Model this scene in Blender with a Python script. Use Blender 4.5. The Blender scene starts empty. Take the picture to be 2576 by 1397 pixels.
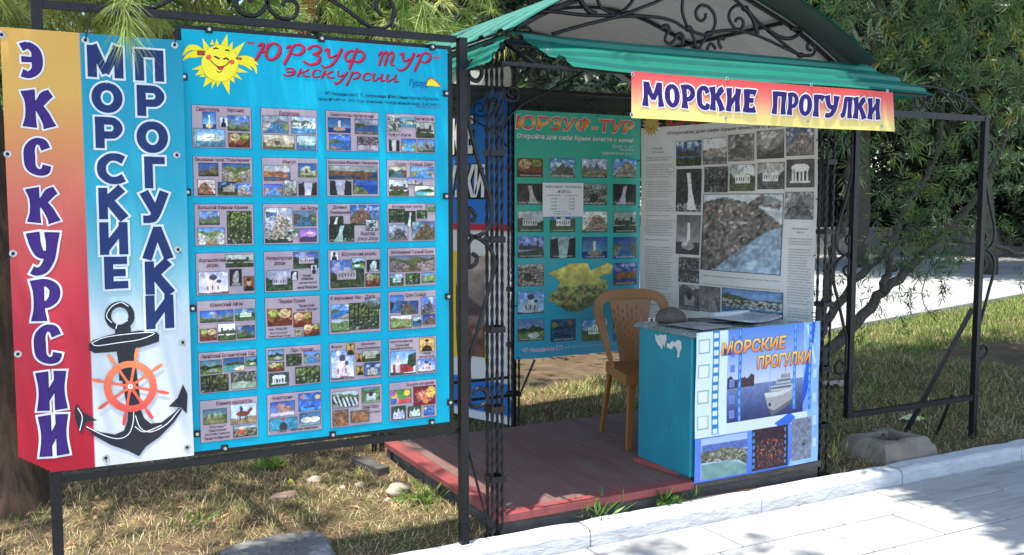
import bpy, bmesh, math, random
import numpy as np
from mathutils import Vector, Matrix
from mathutils.geometry import delaunay_2d_cdt

# ------------------------------------------------------------------ camera, sky, sun
scn = bpy.context.scene
COL = scn.collection
random.seed(7)
RNG = np.random.default_rng(7)

YAW = math.radians(27.8)                 # camera turned to the right of the stall's depth axis
PITCH = math.atan(198 / 2400)
CAM_H = 1.6
cam_data = bpy.data.cameras.new('camera')
cam_data.sensor_width = 36.0
cam_data.lens = 36.0 * 2400 / 2576
cam_data.clip_start = 0.05
cam_data.clip_end = 400
cam = bpy.data.objects.new('camera', cam_data)
COL.objects.link(cam)
cam.location = (0, 0, CAM_H)
cam.rotation_euler = (math.radians(90) - PITCH, 0, -YAW)
scn.camera = cam

SUN_TRAVEL = Vector((0.19, 0.165, -1.0)).normalized()
world = bpy.data.worlds.new('World')
scn.world = world
world.use_nodes = True
wn = world.node_tree
wn.nodes.clear()
sky = wn.nodes.new('ShaderNodeTexSky')
sky.sky_type = 'NISHITA'
sky.sun_disc = False
sky.sun_elevation = math.asin(-SUN_TRAVEL.z)
sky.sun_rotation = math.atan2(-SUN_TRAVEL.x, -SUN_TRAVEL.y)
sky.air_density = 1.0
sky.dust_density = 1.2
bg = wn.nodes.new('ShaderNodeBackground')
bg.inputs['Strength'].default_value = 0.15
wo = wn.nodes.new('ShaderNodeOutputWorld')
wn.links.new(sky.outputs[0], bg.inputs['Color'])
wn.links.new(bg.outputs[0], wo.inputs['Surface'])

sun_data = bpy.data.lights.new('sun', 'SUN')
sun_data.energy = 3.4
sun_data.angle = math.radians(0.53)
sun_data.color = (1.0, 0.955, 0.88)
sun = bpy.data.objects.new('sun', sun_data)
COL.objects.link(sun)
sun.location = (-4, -4, 20)
sun.rotation_euler = SUN_TRAVEL.to_track_quat('-Z', 'Y').to_euler()

scn.view_settings.view_transform = 'Standard'
scn.view_settings.look = 'None'
scn.view_settings.exposure = 1.4
scn.view_settings.gamma = 1.0
scn.view_settings.use_curve_mapping = False
scn.cycles.max_bounces = 10
scn.cycles.diffuse_bounces = 6

# ------------------------------------------------------------------ survey helpers
# bearings read off the photograph (2576 x 1397) turned into points on a wall plane or on the ground
_f = Vector((math.sin(YAW) * math.cos(PITCH), math.cos(YAW) * math.cos(PITCH), -math.sin(PITCH)))
_r = Vector((math.cos(YAW), -math.sin(YAW), 0))
_u = _r.cross(_f)
EYE = Vector((0, 0, CAM_H))
def bearing(x, y): return _f * 2400 + _r * (x - 1288) - _u * (y - 698.5)
def onY(x, y, Y):
    d = bearing(x, y); return EYE + d * (Y / d.y)
def onZ(x, y, z):
    d = bearing(x, y); return EYE + d * ((z - CAM_H) / d.z)

def lin(c):
    c = np.asarray(c, float) / 255.0
    return np.where(c <= 0.04045, c / 12.92, ((c + 0.055) / 1.055) ** 2.4)
def L3(r, g, b): return tuple(float(v) for v in lin((r, g, b)))

# ------------------------------------------------------------------ materials
MATS = {}
def pmat(name, col, col2=None, rough=0.6, scale=8.0, detail=6.0, bump=0.0, bscale=None, metal=0.0,
         col3=None, s3=1.5, w3=(0.5, 0.62), spec=0.5, lo=0.35, hi=0.65, stretch=(1, 1, 1), translucent=0.0):
    """principled material: two tones by noise, an optional third tone in stains, noise bump"""
    if name in MATS: return MATS[name]
    m = bpy.data.materials.new(name); m.use_nodes = True
    nt = m.node_tree; N = nt.nodes; L = nt.links
    b = N['Principled BSDF']
    b.inputs['Roughness'].default_value = rough
    b.inputs['Metallic'].default_value = metal
    b.inputs['Specular IOR Level'].default_value = spec
    tc = N.new('ShaderNodeTexCoord'); mp = N.new('ShaderNodeMapping'); mp.inputs['Scale'].default_value = stretch
    geo = N.new('ShaderNodeNewGeometry')
    L.new(geo.outputs['Position'], mp.inputs['Vector'])
    vec = mp.outputs['Vector']
    if col2 is None: col2 = tuple(c * 0.75 for c in col)
    nz = N.new('ShaderNodeTexNoise'); nz.inputs['Scale'].default_value = scale; nz.inputs['Detail'].default_value = detail
    nz.inputs['Roughness'].default_value = 0.65
    L.new(vec, nz.inputs['Vector'])
    rp = N.new('ShaderNodeValToRGB'); rp.color_ramp.elements[0].position = lo; rp.color_ramp.elements[1].position = hi
    rp.color_ramp.elements[0].color = (*col, 1); rp.color_ramp.elements[1].color = (*col2, 1)
    L.new(nz.outputs['Fac'], rp.inputs['Fac'])
    out = rp.outputs['Color']
    if col3 is not None:
        n3 = N.new('ShaderNodeTexNoise'); n3.inputs['Scale'].default_value = s3; n3.inputs['Detail'].default_value = 8; n3.inputs['Roughness'].default_value = 0.7
        L.new(vec, n3.inputs['Vector'])
        r3 = N.new('ShaderNodeValToRGB'); r3.color_ramp.elements[0].position = w3[0]; r3.color_ramp.elements[1].position = w3[1]
        L.new(n3.outputs['Fac'], r3.inputs['Fac'])
        mx = N.new('ShaderNodeMix'); mx.data_type = 'RGBA'
        L.new(r3.outputs['Color'], mx.inputs['Factor']); L.new(out, mx.inputs[6]); mx.inputs[7].default_value = (*col3, 1)
        out = mx.outputs[2]
    L.new(out, b.inputs['Base Color'])
    if bump > 0:
        nb = N.new('ShaderNodeTexNoise'); nb.inputs['Scale'].default_value = bscale or scale * 4; nb.inputs['Detail'].default_value = 6
        L.new(vec, nb.inputs['Vector'])
        bp = N.new('ShaderNodeBump'); bp.inputs['Strength'].default_value = bump; bp.inputs['Distance'].default_value = 0.01
        L.new(nb.outputs['Fac'], bp.inputs['Height']); L.new(bp.outputs['Normal'], b.inputs['Normal'])
    if translucent > 0:
        tr = N.new('ShaderNodeBsdfTranslucent'); L.new(out, tr.inputs['Color'])
        ms = N.new('ShaderNodeMixShader'); ms.inputs['Fac'].default_value = translucent
        L.new(b.outputs[0], ms.inputs[1]); L.new(tr.outputs[0], ms.inputs[2])
        L.new(ms.outputs[0], N['Material Output'].inputs['Surface'])
    MATS[name] = m
    return m

def attrmat(name, rough=0.5, spec=0.4, translucent=0.0, mul=1.0, dust=0.0):
    """colour comes from the mesh's own colour attribute (print, leaves, blades)"""
    if name in MATS: return MATS[name]
    m = bpy.data.materials.new(name); m.use_nodes = True
    nt = m.node_tree; N = nt.nodes; L = nt.links
    b = N['Principled BSDF']; b.inputs['Roughness'].default_value = rough; b.inputs['Specular IOR Level'].default_value = spec
    a = N.new('ShaderNodeAttribute'); a.attribute_name = 'Col'
    out = a.outputs['Color']
    if dust > 0:
        geo = N.new('ShaderNodeNewGeometry')
        nz = N.new('ShaderNodeTexNoise'); nz.inputs['Scale'].default_value = 5; nz.inputs['Detail'].default_value = 8; nz.inputs['Roughness'].default_value = 0.7
        L.new(geo.outputs['Position'], nz.inputs['Vector'])
        mr = N.new('ShaderNodeMapRange'); mr.inputs[1].default_value = 0.45; mr.inputs[2].default_value = 0.8; mr.inputs[3].default_value = 0; mr.inputs[4].default_value = dust
        L.new(nz.outputs['Fac'], mr.inputs[0])
        mx = N.new('ShaderNodeMix'); mx.data_type = 'RGBA'
        L.new(mr.outputs[0], mx.inputs['Factor']); L.new(out, mx.inputs[6]); mx.inputs[7].default_value = (0.33, 0.31, 0.27, 1)
        out = mx.outputs[2]
    L.new(out, b.inputs['Base Color'])
    if translucent > 0:
        tr = N.new('ShaderNodeBsdfTranslucent'); L.new(out, tr.inputs['Color'])
        ms = N.new('ShaderNodeMixShader'); ms.inputs['Fac'].default_value = translucent
        L.new(b.outputs[0], ms.inputs[1]); L.new(tr.outputs[0], ms.inputs[2])
        L.new(ms.outputs[0], N['Material Output'].inputs['Surface'])
    MATS[name] = m
    return m

def ink(r, g, b, rough=0.6):
    n = 'ink_%02x%02x%02x' % (r, g, b)
    c = L3(r, g, b)
    return pmat(n, c, tuple(v * 0.9 for v in c), rough=rough, scale=25, spec=.25)

IRON = pmat('black_iron_paint', (0.005, 0.0055, 0.007), (0.009, 0.009, 0.011), rough=0.36, spec=.35, scale=30, bump=0.3, bscale=70, col3=(0.03, 0.027, 0.024), s3=14, w3=(0.62, 0.78))
STEEL = pmat('zinc_bolt', (0.55, 0.55, 0.56), (0.35, 0.35, 0.36), rough=0.35, metal=0.8, scale=60)
PRINT = attrmat('printed_vinyl', rough=0.55, spec=0.25)
PRINT_SHADE = attrmat('printed_poster', rough=0.5, spec=0.35, dust=0.25)
VINYL = attrmat('banner_vinyl', rough=0.5, spec=0.3, translucent=0.15)

# ------------------------------------------------------------------ mesh and object helpers
ORG = {}
def org(o):
    while o is not None:
        if o.name in ORG: return ORG[o.name]
        o = o.parent
    return Vector((0, 0, 0))

def tag(o, label=None, cat=None, group=None, kind=None):
    if label: o['label'] = label
    if cat: o['category'] = cat
    if group: o['group'] = group
    if kind: o['kind'] = kind
    return o

def thing(name, loc, label, cat, group=None):
    o = bpy.data.objects.new(name, None); COL.objects.link(o)
    o.empty_display_size = 0.1
    o.location = loc; ORG[o.name] = Vector(loc)
    return tag(o, label, cat, group)

def mk(name, verts, faces, mat, parent=None, smooth=False, cols=None, loc=None):
    """verts are in world space; the mesh is stored relative to the thing it belongs to"""
    v = np.asarray(verts, dtype=np.float64).reshape(-1, 3)
    base = org(parent) if parent is not None else Vector(loc or (0, 0, 0))
    v = v - np.array(base)
    me = bpy.data.meshes.new(name)
    if isinstance(faces, np.ndarray) and faces.ndim == 2:
        nf, k = faces.shape
        me.vertices.add(len(v)); me.vertices.foreach_set('co', v.astype(np.float32).ravel())
        me.loops.add(nf * k); me.loops.foreach_set('vertex_index', faces.astype(np.int32).ravel())
        me.polygons.add(nf); me.polygons.foreach_set('loop_start', np.arange(0, nf * k, k, dtype=np.int32))
        me.update(calc_edges=True)
    else:
        me.from_pydata([tuple(p) for p in v], [], [tuple(f) for f in faces]); me.update()
    if cols is not None:
        ca = me.color_attributes.new('Col', 'FLOAT_COLOR', 'POINT')
        c = np.ones((len(v), 4), np.float32); c[:, :3] = cols
        ca.data.foreach_set('color', c.ravel())
    if smooth: me.polygons.foreach_set('use_smooth', [True] * len(me.polygons))
    me.materials.append(mat)
    o = bpy.data.objects.new(name, me); COL.objects.link(o)
    if parent is not None: o.parent = parent
    elif loc is not None: o.location = loc; ORG[o.name] = Vector(loc)
    return o

class MB:
    def __init__(s): s.v = []; s.f = []
    def raw(s, vs, fs):
        n = len(s.v); s.v += [tuple(p) for p in vs]; s.f += [tuple(i + n for i in f) for f in fs]; return s
    def box(s, c, size, M=None, bev=0.0):
        hx, hy, hz = [d / 2 for d in size]
        if bev > 0:
            b = min(bev, hx * .9, hy * .9, hz * .9)
            vs = []
            for sx in (-1, 1):
                for sy in (-1, 1):
                    for sz in (-1, 1):
                        vs.append((sx * (hx - b), sy * (hy - b), sz * hz)); vs.append((sx * (hx - b), sy * hy, sz * (hz - b))); vs.append((sx * hx, sy * (hy - b), sz * (hz - b)))
            bm = bmesh.new()
            for p in vs: bm.verts.new(p)
            r = bmesh.ops.convex_hull(bm, input=bm.verts)
            bm.verts.index_update(); bm.verts.ensure_lookup_table()
            vs = [Vector(v.co) for v in bm.verts]; fs = [[v.index for v in f.verts] for f in bm.faces]
            bm.free()
        else:
            vs = [Vector((sx * hx, sy * hy, sz * hz)) for sx in (-1, 1) for sy in (-1, 1) for sz in (-1, 1)]
            fs = [(0, 1, 3, 2), (4, 6, 7, 5), (0, 4, 5, 1), (2, 3, 7, 6), (0, 2, 6, 4), (1, 5, 7, 3)]
        c = Vector(c)
        if M is None: return s.raw([c + v for v in vs], fs)
        return s.raw([c + M @ v for v in vs], fs)
    def bar(s, a, b, w, d, up=(0, 0, 1)):
        """rectangular bar from a to b, w across, d along the up hint"""
        a, b = Vector(a), Vector(b); t = (b - a); ln = t.length; t.normalize()
        u = Vector(up)
        if abs(t.dot(u)) > 0.95: u = Vector((0, 1, 0))
        x = t.cross(u).normalized(); y = x.cross(t).normalized()
        M = Matrix((x, t, y)).transposed()
        return s.box((a + b) / 2, (w, ln, d), M)
    def tube(s, pts, r, n=6, cap=True, sq=False, twist=0.0):
        pts = [Vector(p) for p in pts]; m = len(pts)
        rr = r if isinstance(r, (list, tuple)) else [r] * m
        base = len(s.v)
        t0 = (pts[1] - pts[0]).normalized()
        ref = Vector((0, 1, 0)) if abs(t0.y) < 0.9 else Vector((1, 0, 0))
        nrm = (ref - t0 * ref.dot(t0)).normalized()
        for i, p in enumerate(pts):
            t = (pts[min(i + 1, m - 1)] - pts[max(i - 1, 0)])
            if t.length < 1e-9: t = t0
            t.normalize()
            nrm = nrm - t * nrm.dot(t)
            if nrm.length < 1e-6: nrm = t.orthogonal()
            nrm.normalize(); bi = t.cross(nrm)
            for k in range(n):
                a = 2 * math.pi * (k + 0.5) / n + twist * i
                s.v.append(tuple(p + (nrm * math.cos(a) + bi * math.sin(a)) * rr[i]))
        for i in range(m - 1):
            for k in range(n):
                a = base + i * n + k; b = base + i * n + (k + 1) % n
                s.f.append((a, b, b + n, a + n))
        if cap:
            s.f.append(tuple(base + k for k in range(n))[::-1]); s.f.append(tuple(base + (m - 1) * n + k for k in range(n)))
        return s
    def build(s, name, mat, parent=None, smooth=False, loc=None):
        return mk(name, s.v, s.f, mat, parent, smooth, loc=loc)

def smooth_path(pts, k=6):
    """Catmull-Rom through points of any dimension"""
    P = [np.asarray(p, float) for p in pts]
    if len(P) < 3: return P
    P = [2 * P[0] - P[1]] + P + [2 * P[-1] - P[-2]]
    out = []
    for i in range(1, len(P) - 2):
        a, b, c, d = P[i - 1:i + 3]
        for j in range(k):
            t = j / k
            out.append(0.5 * ((2 * b) + (c - a) * t + (2 * a - 5 * b + 4 * c - d) * t * t + (3 * b - a - 3 * c + d) * t ** 3))
    out.append(P[-2])
    return out

# ------------------------------------------------------------------ flat shapes: strokes, unions, type
def stroke_quads(pts, k=5, grow=0.0, round_caps=False, asp=1.0):
    """pts: (x, y, width). returns list of convex polygons that cover the brush stroke"""
    P = smooth_path(pts, k) if len(pts) > 2 else [np.asarray(p, float) for p in pts]
    P = np.array(P); polys = []
    xy = P[:, :2].copy(); w = P[:, 2] / 2 + grow
    t = np.gradient(xy, axis=0); t /= np.maximum(np.linalg.norm(t, axis=1)[:, None], 1e-9)
    if grow and not round_caps:
        xy[0] -= t[0] * grow; xy[-1] += t[-1] * grow
    nrm = np.stack([-t[:, 1], t[:, 0]], 1)
    Lp = xy + nrm * w[:, None]; Rp = xy - nrm * w[:, None]
    for i in range(len(xy) - 1):
        polys.append([Lp[i], Rp[i], Rp[i + 1], Lp[i + 1]])
    if round_caps:
        for c, r in ((xy[0], w[0]), (xy[-1], w[-1])):
            polys.append([c + r * np.array([math.cos(a), math.sin(a)]) for a in np.linspace(0, 2 * math.pi, 13)[:-1]])
    return polys

def union(polys, eps=1e-5):
    """triangulated union of polygons, no overlapping faces"""
    vs = []; fs = []
    for p in polys:
        p = [np.asarray(q, float) for q in p]
        ar = sum(p[i][0] * p[(i + 1) % len(p)][1] - p[(i + 1) % len(p)][0] * p[i][1] for i in range(len(p)))
        if abs(ar) < 1e-10: continue
        if ar < 0: p = p[::-1]
        fs.append(list(range(len(vs), len(vs) + len(p)))); vs += [Vector((q[0], q[1])) for q in p]
    r = delaunay_2d_cdt(vs, [], fs, 1, eps)
    keep = [list(f) for f, src in zip(r[2], r[5]) if len(src)]
    used = sorted({i for f in keep for i in f}); mp = {i: k for k, i in enumerate(used)}
    return [(r[0][i].x, r[0][i].y) for i in used], [[mp[i] for i in f] for f in keep]

_tcache = {}
def type2d(body, bold=0.0, shear=0.0, res=2):
    """outlines of a word in the built-in face, as flat triangles, normalised to its own box"""
    key = (body, bold, shear, res)
    if key in _tcache: return _tcache[key]
    c = bpy.data.curves.new('t', 'FONT'); c.body = body; c.offset = bold; c.shear = shear; c.resolution_u = res
    o = bpy.data.objects.new('t', c); COL.objects.link(o)
    dg = bpy.context.evaluated_depsgraph_get()
    ev = o.evaluated_get(dg); me = ev.to_mesh()
    v = np.array([(p.co.x, p.co.y) for p in me.vertices]); f = [tuple(p.vertices) for p in me.polygons]
    ev.to_mesh_clear(); bpy.data.objects.remove(o); bpy.data.curves.remove(c)
    lo = v.min(0); hi = v.max(0)
    _tcache[key] = ((v - lo) / (hi - lo), f, (hi - lo))
    return _tcache[key]

class Sheet:
    """a printed sheet: lower-left corner, directions across, up and out, with an optional bulge"""
    def __init__(s, o, U, V, w, h, bend=None):
        s.o = Vector(o); s.U = Vector(U).normalized(); s.V = Vector(V).normalized(); s.N = s.U.cross(s.V).normalized()
        s.w = w; s.h = h; s.bend = bend
    def p(s, u, v, l=0.0):
        b = s.bend(u / s.w, v / s.h) if s.bend else 0.0
        return s.o + s.U * u + s.V * v + s.N * (b + l)
    def px(s, x, y):
        d = bearing(x, y); t = (s.o - EYE).dot(s.N) / d.dot(s.N)
        q = EYE + d * t - s.o
        return q.dot(s.U), q.dot(s.V)
    def box(s, x0, y0, x1, y1):
        a = s.px(x0, y0); b = s.px(x1, y1); return a[0], b[1], b[0], a[1]
    def grid(s, name, img, u0, v0, u1, v1, lift, mat, parent):
        """img: rows from the top, linear rgb; one vertex to each pixel"""
        h, w = img.shape[:2]
        uu = np.linspace(u0, u1, w); vv = np.linspace(v1, v0, h)
        if s.bend is None:
            G = np.array(s.o)[None, None] + np.array(s.U)[None, None] * uu[None, :, None] + np.array(s.V)[None, None] * vv[:, None, None] + np.array(s.N) * lift
        else:
            G = np.array([[s.p(a, b, lift) for a in uu] for b in vv])
        idx = np.arange(h * w).reshape(h, w)
        F = np.stack([idx[1:, :-1], idx[1:, 1:], idx[:-1, 1:], idx[:-1, :-1]], -1).reshape(-1, 4)
        return mk(name, G.reshape(-1, 3), F, mat, parent, smooth=True, cols=img.reshape(-1, 3))
    def flat(s, name, vs, fs, lift, mat, parent, cols=None):
        return mk(name, [s.p(a, b, lift) for a, b in vs], fs, mat, parent, cols=cols)
    def word(s, name, body, box, lift, mat, parent, bold=0.0, shear=0.0, res=2, grad=None):
        v, f, _ = type2d(body, bold, shear, res)
        u0, v0, u1, v1 = box
        pts = [(u0 + a * (u1 - u0), v0 + b * (v1 - v0)) for a, b in v]
        cols = None
        if grad is not None: cols = np.array([grad(b) for a, b in v])
        return s.flat(name, pts, f, lift, mat, parent, cols)
    def rect(s, name, u0, v0, u1, v1, lift, mat, parent):
        return s.flat(name, [(u0, v0), (u1, v0), (u1, v1), (u0, v1)], [(0, 1, 2, 3)], lift, mat, parent)

# brush capitals: strokes (x, y, width) in a box one high
GLYPH = {
 'Э': (0.60, [[(.06,.13,.20),(.24,.09,.17),(.44,.24,.22),(.48,.5,.27),(.44,.77,.22),(.24,.92,.17),(.06,.86,.20)], [(.06,.52,.14),(.44,.52,.12)]]),
 'К': (0.86, [[(.17,0,.34),(.20,.30,.24),(.20,.70,.24),(.15,1,.34)], [(.30,.50,.18),(.48,.70,.22),(.60,.86,.26),(.74,.95,.20)], [(.42,.56,.2),(.56,.34,.24),(.66,.12,.26),(.70,0,.32)]]),
 'С': (0.66, [[(.58,.74,.22),(.50,.90,.20),(.30,.93,.16),(.15,.75,.24),(.13,.5,.27),(.16,.22,.24),(.34,.07,.16),(.54,.10,.20),(.60,.24,.20)]]),
 'У': (0.84, [[(.66,1,.34),(.64,.70,.24),(.58,.40,.22),(.42,.14,.20),(.22,.06,.18),(.10,.10,.18)], [(.14,1,.30),(.20,.72,.24),(.32,.50,.2),(.56,.46,.16)]]),
 'Р': (0.76, [[(.18,0,.36),(.19,.3,.24),(.19,.7,.24),(.15,1,.30)], [(.16,.91,.18),(.42,.93,.17),(.62,.78,.23),(.60,.55,.23),(.42,.40,.17),(.2,.40,.15)]]),
 'И': (0.82, [[(.15,0,.30),(.18,.35,.24),(.18,.65,.24),(.15,1,.30)], [(.67,0,.30),(.64,.35,.24),(.64,.65,.24),(.67,1,.30)], [(.2,.22,.16),(.62,.80,.16)]]),
 'М': (1.10, [[(.14,0,.30),(.17,.4,.19),(.20,1,.26)], [(.96,0,.30),(.92,.4,.19),(.90,1,.26)], [(.22,.96,.24),(.40,.55,.2),(.55,.30,.18)], [(.88,.96,.24),(.70,.55,.2),(.55,.30,.18)]]),
 'О': (0.80, [[(.40,.93,.16),(.19,.78,.22),(.13,.5,.27),(.19,.22,.22),(.40,.07,.16),(.61,.22,.22),(.67,.5,.27),(.61,.78,.22),(.40,.93,.16)]]),
 'Е': (0.66, [[(.16,0,.32),(.18,.4,.24),(.16,1,.32)], [(.15,.91,.18),(.45,.91,.17),(.57,.86,.26)], [(.15,.53,.15),(.48,.53,.17)], [(.15,.09,.18),(.45,.09,.17),(.58,.15,.28)]]),
 'П': (0.84, [[(.15,0,.30),(.18,.4,.23),(.15,1,.30)], [(.69,0,.30),(.66,.4,.23),(.69,1,.30)], [(.1,.91,.18),(.74,.91,.18)]]),
 'Г': (0.66, [[(.18,0,.36),(.19,.4,.24),(.15,1,.30)], [(.15,.91,.18),(.45,.91,.18),(.56,.84,.30)]]),
 'Л': (0.84, [[(.69,0,.30),(.66,.4,.23),(.68,1,.30)], [(.3,.91,.18),(.74,.91,.18)], [(.36,.92,.2),(.32,.5,.22),(.24,.16,.24),(.08,.08,.2)]]),
}
# plain bold capitals
B_ = .25
SANS = {
 'М': (1.10, [[(.13,0,B_),(.13,1,B_)], [(.97,0,B_),(.97,1,B_)], [(.16,1,.26),(.55,.14,.20)], [(.94,1,.26),(.55,.14,.20)]]),
 'О': (1.0, [[(.5 + .37 * math.sin(a), .5 + .385 * math.cos(a), .23 + .03 * abs(math.sin(a))) for a in np.linspace(0, 2 * math.pi, 13)]]),
 'Р': (.86, [[(.13,0,B_),(.13,1,B_)], [(.1,.89,.22),(.42,.89,.22)], [(.1,.42,.21),(.42,.42,.21)], [(.40,.89,.22),(.60,.86,.22),(.72,.655,.25),(.60,.45,.22),(.40,.42,.21)]]),
 'С': (.9, [[(.86,.80,.25),(.66,.88,.23),(.40,.87,.22),(.18,.70,.25),(.13,.5,.26),(.18,.30,.25),(.40,.13,.22),(.66,.12,.23),(.86,.20,.25)]]),
 'К': (.92, [[(.13,0,B_),(.13,1,B_)], [(.18,.52,.26),(.74,1.0,.28)], [(.34,.56,.26),(.80,0,.30)]]),
 'И': (.9, [[(.13,0,B_),(.13,1,B_)], [(.77,0,B_),(.77,1,B_)], [(.14,.14,.22),(.76,.86,.22)]]),
 'Е': (.78, [[(.13,0,B_),(.13,1,B_)], [(.1,.89,.22),(.74,.89,.22)], [(.1,.5,.21),(.68,.5,.21)], [(.1,.11,.22),(.76,.11,.22)]]),
 'П': (.9, [[(.13,0,B_),(.13,1,B_)], [(.77,0,B_),(.77,1,B_)], [(.1,.89,.22),(.8,.89,.22)]]),
 'Г': (.72, [[(.13,0,B_),(.13,1,B_)], [(.1,.89,.22),(.72,.89,.22)]]),
 'У': (.9, [[(.13,1,.27),(.46,.36,.24)], [(.77,1,.27),(.46,.24,.25),(.30,.12,.22),(.10,.11,.22)]]),
 'Л': (.96, [[(.12,0,.27),(.48,.95,.24)], [(.84,0,.27),(.48,.95,.24)], [(.36,.93,.14),(.60,.93,.14)]]),
}
def brush_letter(sh, ch, box, main, parent, edge=None, halo=None, grow=0.10, lift=0.001, name='letter', face=None):
    w, st = (face or GLYPH)[ch]; u0, v0, u1, v1 = box
    sx, sy = (u1 - u0) / w, (v1 - v0)
    def lay(g, rc):
        pl = []
        for s_ in st: pl += stroke_quads([(x * sx / sy, y, wd * (0.5 + 0.5 * sx / sy)) for x, y, wd in s_], 5, g, rc)
        v, f = union(pl)
        return [(u0 + a * sy, v0 + b * sy) for a, b in v], f
    v, f = lay(0.0, False)
    o = sh.flat(name, v, f, lift + 0.0018, main, parent)
    if edge is not None:
        v, f = lay(0.017, False); sh.flat('letter_edge', v, f, lift + 0.0011, edge, o)
    if halo is not None:
        v, f = lay(grow, False); sh.flat('letter_outline', v, f, lift + 0.0004, halo, o)
    return o
# ------------------------------------------------------------------ little printed pictures (colours of ink, srgb 0..255)
def vnoise(h, w, cell, seed, octv=3):
    r = np.random.default_rng(seed); out = np.zeros((h, w)); amp = 1.0; tot = 0
    for _ in range(octv):
        gh, gw = max(2, int(h / cell) + 2), max(2, int(w / cell) + 2)
        g = r.random((gh, gw))
        yy = np.linspace(0, gh - 1.001, h); xx = np.linspace(0, gw - 1.001, w)
        y0 = yy.astype(int); x0 = xx.astype(int); fy = (yy - y0)[:, None]; fx = (xx - x0)[None, :]
        a = g[y0][:, x0]; b = g[y0][:, x0 + 1]; c = g[y0 + 1][:, x0]; d = g[y0 + 1][:, x0 + 1]
        out += amp * ((a * (1 - fx) + b * fx) * (1 - fy) + (c * (1 - fx) + d * fx) * fy)
        tot += amp; amp *= 0.6; cell = max(1.2, cell / 2)
    return out / tot

class Pic:
    def __init__(s, w, h, top=(120, 170, 225), bot=None, seed=1):
        s.w, s.h, s.seed = w, h, seed
        t = np.linspace(0, 1, h)[:, None, None]
        b = np.array(bot if bot is not None else top, float)
        s.a = np.ones((h, w, 3)) * (np.array(top, float) * (1 - t) + b * t)
        s.X = (np.arange(w)[None, :] + .5) / w * np.ones((h, 1)); s.Y = (np.arange(h)[:, None] + .5) / h * np.ones((1, w))
    def put(s, m, c, n=0.0, cell=3):
        s.seed += 1
        c = np.array(c, float) * np.ones((s.h, s.w, 3))
        if n: c = c * (1 + n * 2 * (vnoise(s.h, s.w, cell, s.seed) - .5))[..., None]
        m = m.astype(float)[..., None]; s.a = s.a * (1 - m) + c * m; return s
    def rect(s, x0, y0, x1, y1, c, n=0.0): return s.put((s.X >= x0) & (s.X < x1) & (s.Y >= y0) & (s.Y < y1), c, n)
    def ell(s, x, y, rx, ry, c, n=0.0): return s.put(((s.X - x) / rx) ** 2 + ((s.Y - y) / ry) ** 2 < 1, c, n)
    def poly(s, pts, c, n=0.0, cell=3):
        ins = np.zeros((s.h, s.w), bool); k = len(pts)
        for i in range(k):
            x1, y1 = pts[i]; x2, y2 = pts[(i + 1) % k]
            if y1 == y2: continue
            ins ^= ((s.Y < max(y1, y2)) & (s.Y >= min(y1, y2)) & (s.X < x1 + (s.Y - y1) * (x2 - x1) / (y2 - y1)))
        return s.put(ins, c, n, cell)
    def ridge(s, y, amp, c, n=0.35, rough=1.0, tilt=0.0):
        s.seed += 3; r = np.random.default_rng(s.seed)
        x = np.linspace(0, 1, s.w); l = np.zeros(s.w)
        for k in range(1, 7): l += r.normal() * np.cos(2 * math.pi * (k * .7 * x + r.random())) / k ** (1.3 / rough)
        l = y + amp * l / max(1e-6, np.abs(l).max()) + tilt * (x - .5)
        return s.put(s.Y > l[None, :], c, n, 3)
    def specks(s, y0, y1, c, dens=0.15, cell=1.6, x0=0, x1=1):
        s.seed += 5; return s.put(np.clip((vnoise(s.h, s.w, cell, s.seed, 2) - (.80 - dens * 1.5)) * 6, 0, .8) * ((s.Y > y0) & (s.Y < y1) & (s.X > x0) & (s.X < x1)), c)
    def clouds(s, y1=.5, c=(245, 248, 252), th=.58):
        s.seed += 2; return s.put(np.clip((vnoise(s.h, s.w, 7, s.seed) - th + .08) * 5, 0, .75) * np.clip((y1 - s.Y) * 6, 0, 1), c)
    def out(s, edge=True, bw=False, gain=1.0):
        a = s.a.copy() * gain
        g_ = (a @ np.array([.3, .6, .1]))[..., None]
        if not bw: a = (a * .78 + g_ * .22) * 1.0
        if bw is True: a = (a @ np.array([.3, .6, .1]))[..., None] * np.array([1.0, .985, .96]) * .85 + 18
        elif bw: a = a * (1 - bw) + bw * ((a @ np.array([.3, .6, .1]))[..., None])
        a = a * (1 + .34 * (vnoise(s.h, s.w, 2.2, s.seed + 91, 2) - .5) + .5 * (vnoise(s.h, s.w, 8, s.seed + 92, 2) - .5))[..., None]
        if edge:
            e = np.array((38, 34, 48.))
            a[0] = e; a[-1] = e; a[:, 0] = e; a[:, -1] = e
        return lin(np.clip(a, 0, 255)) * 0.9

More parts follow.
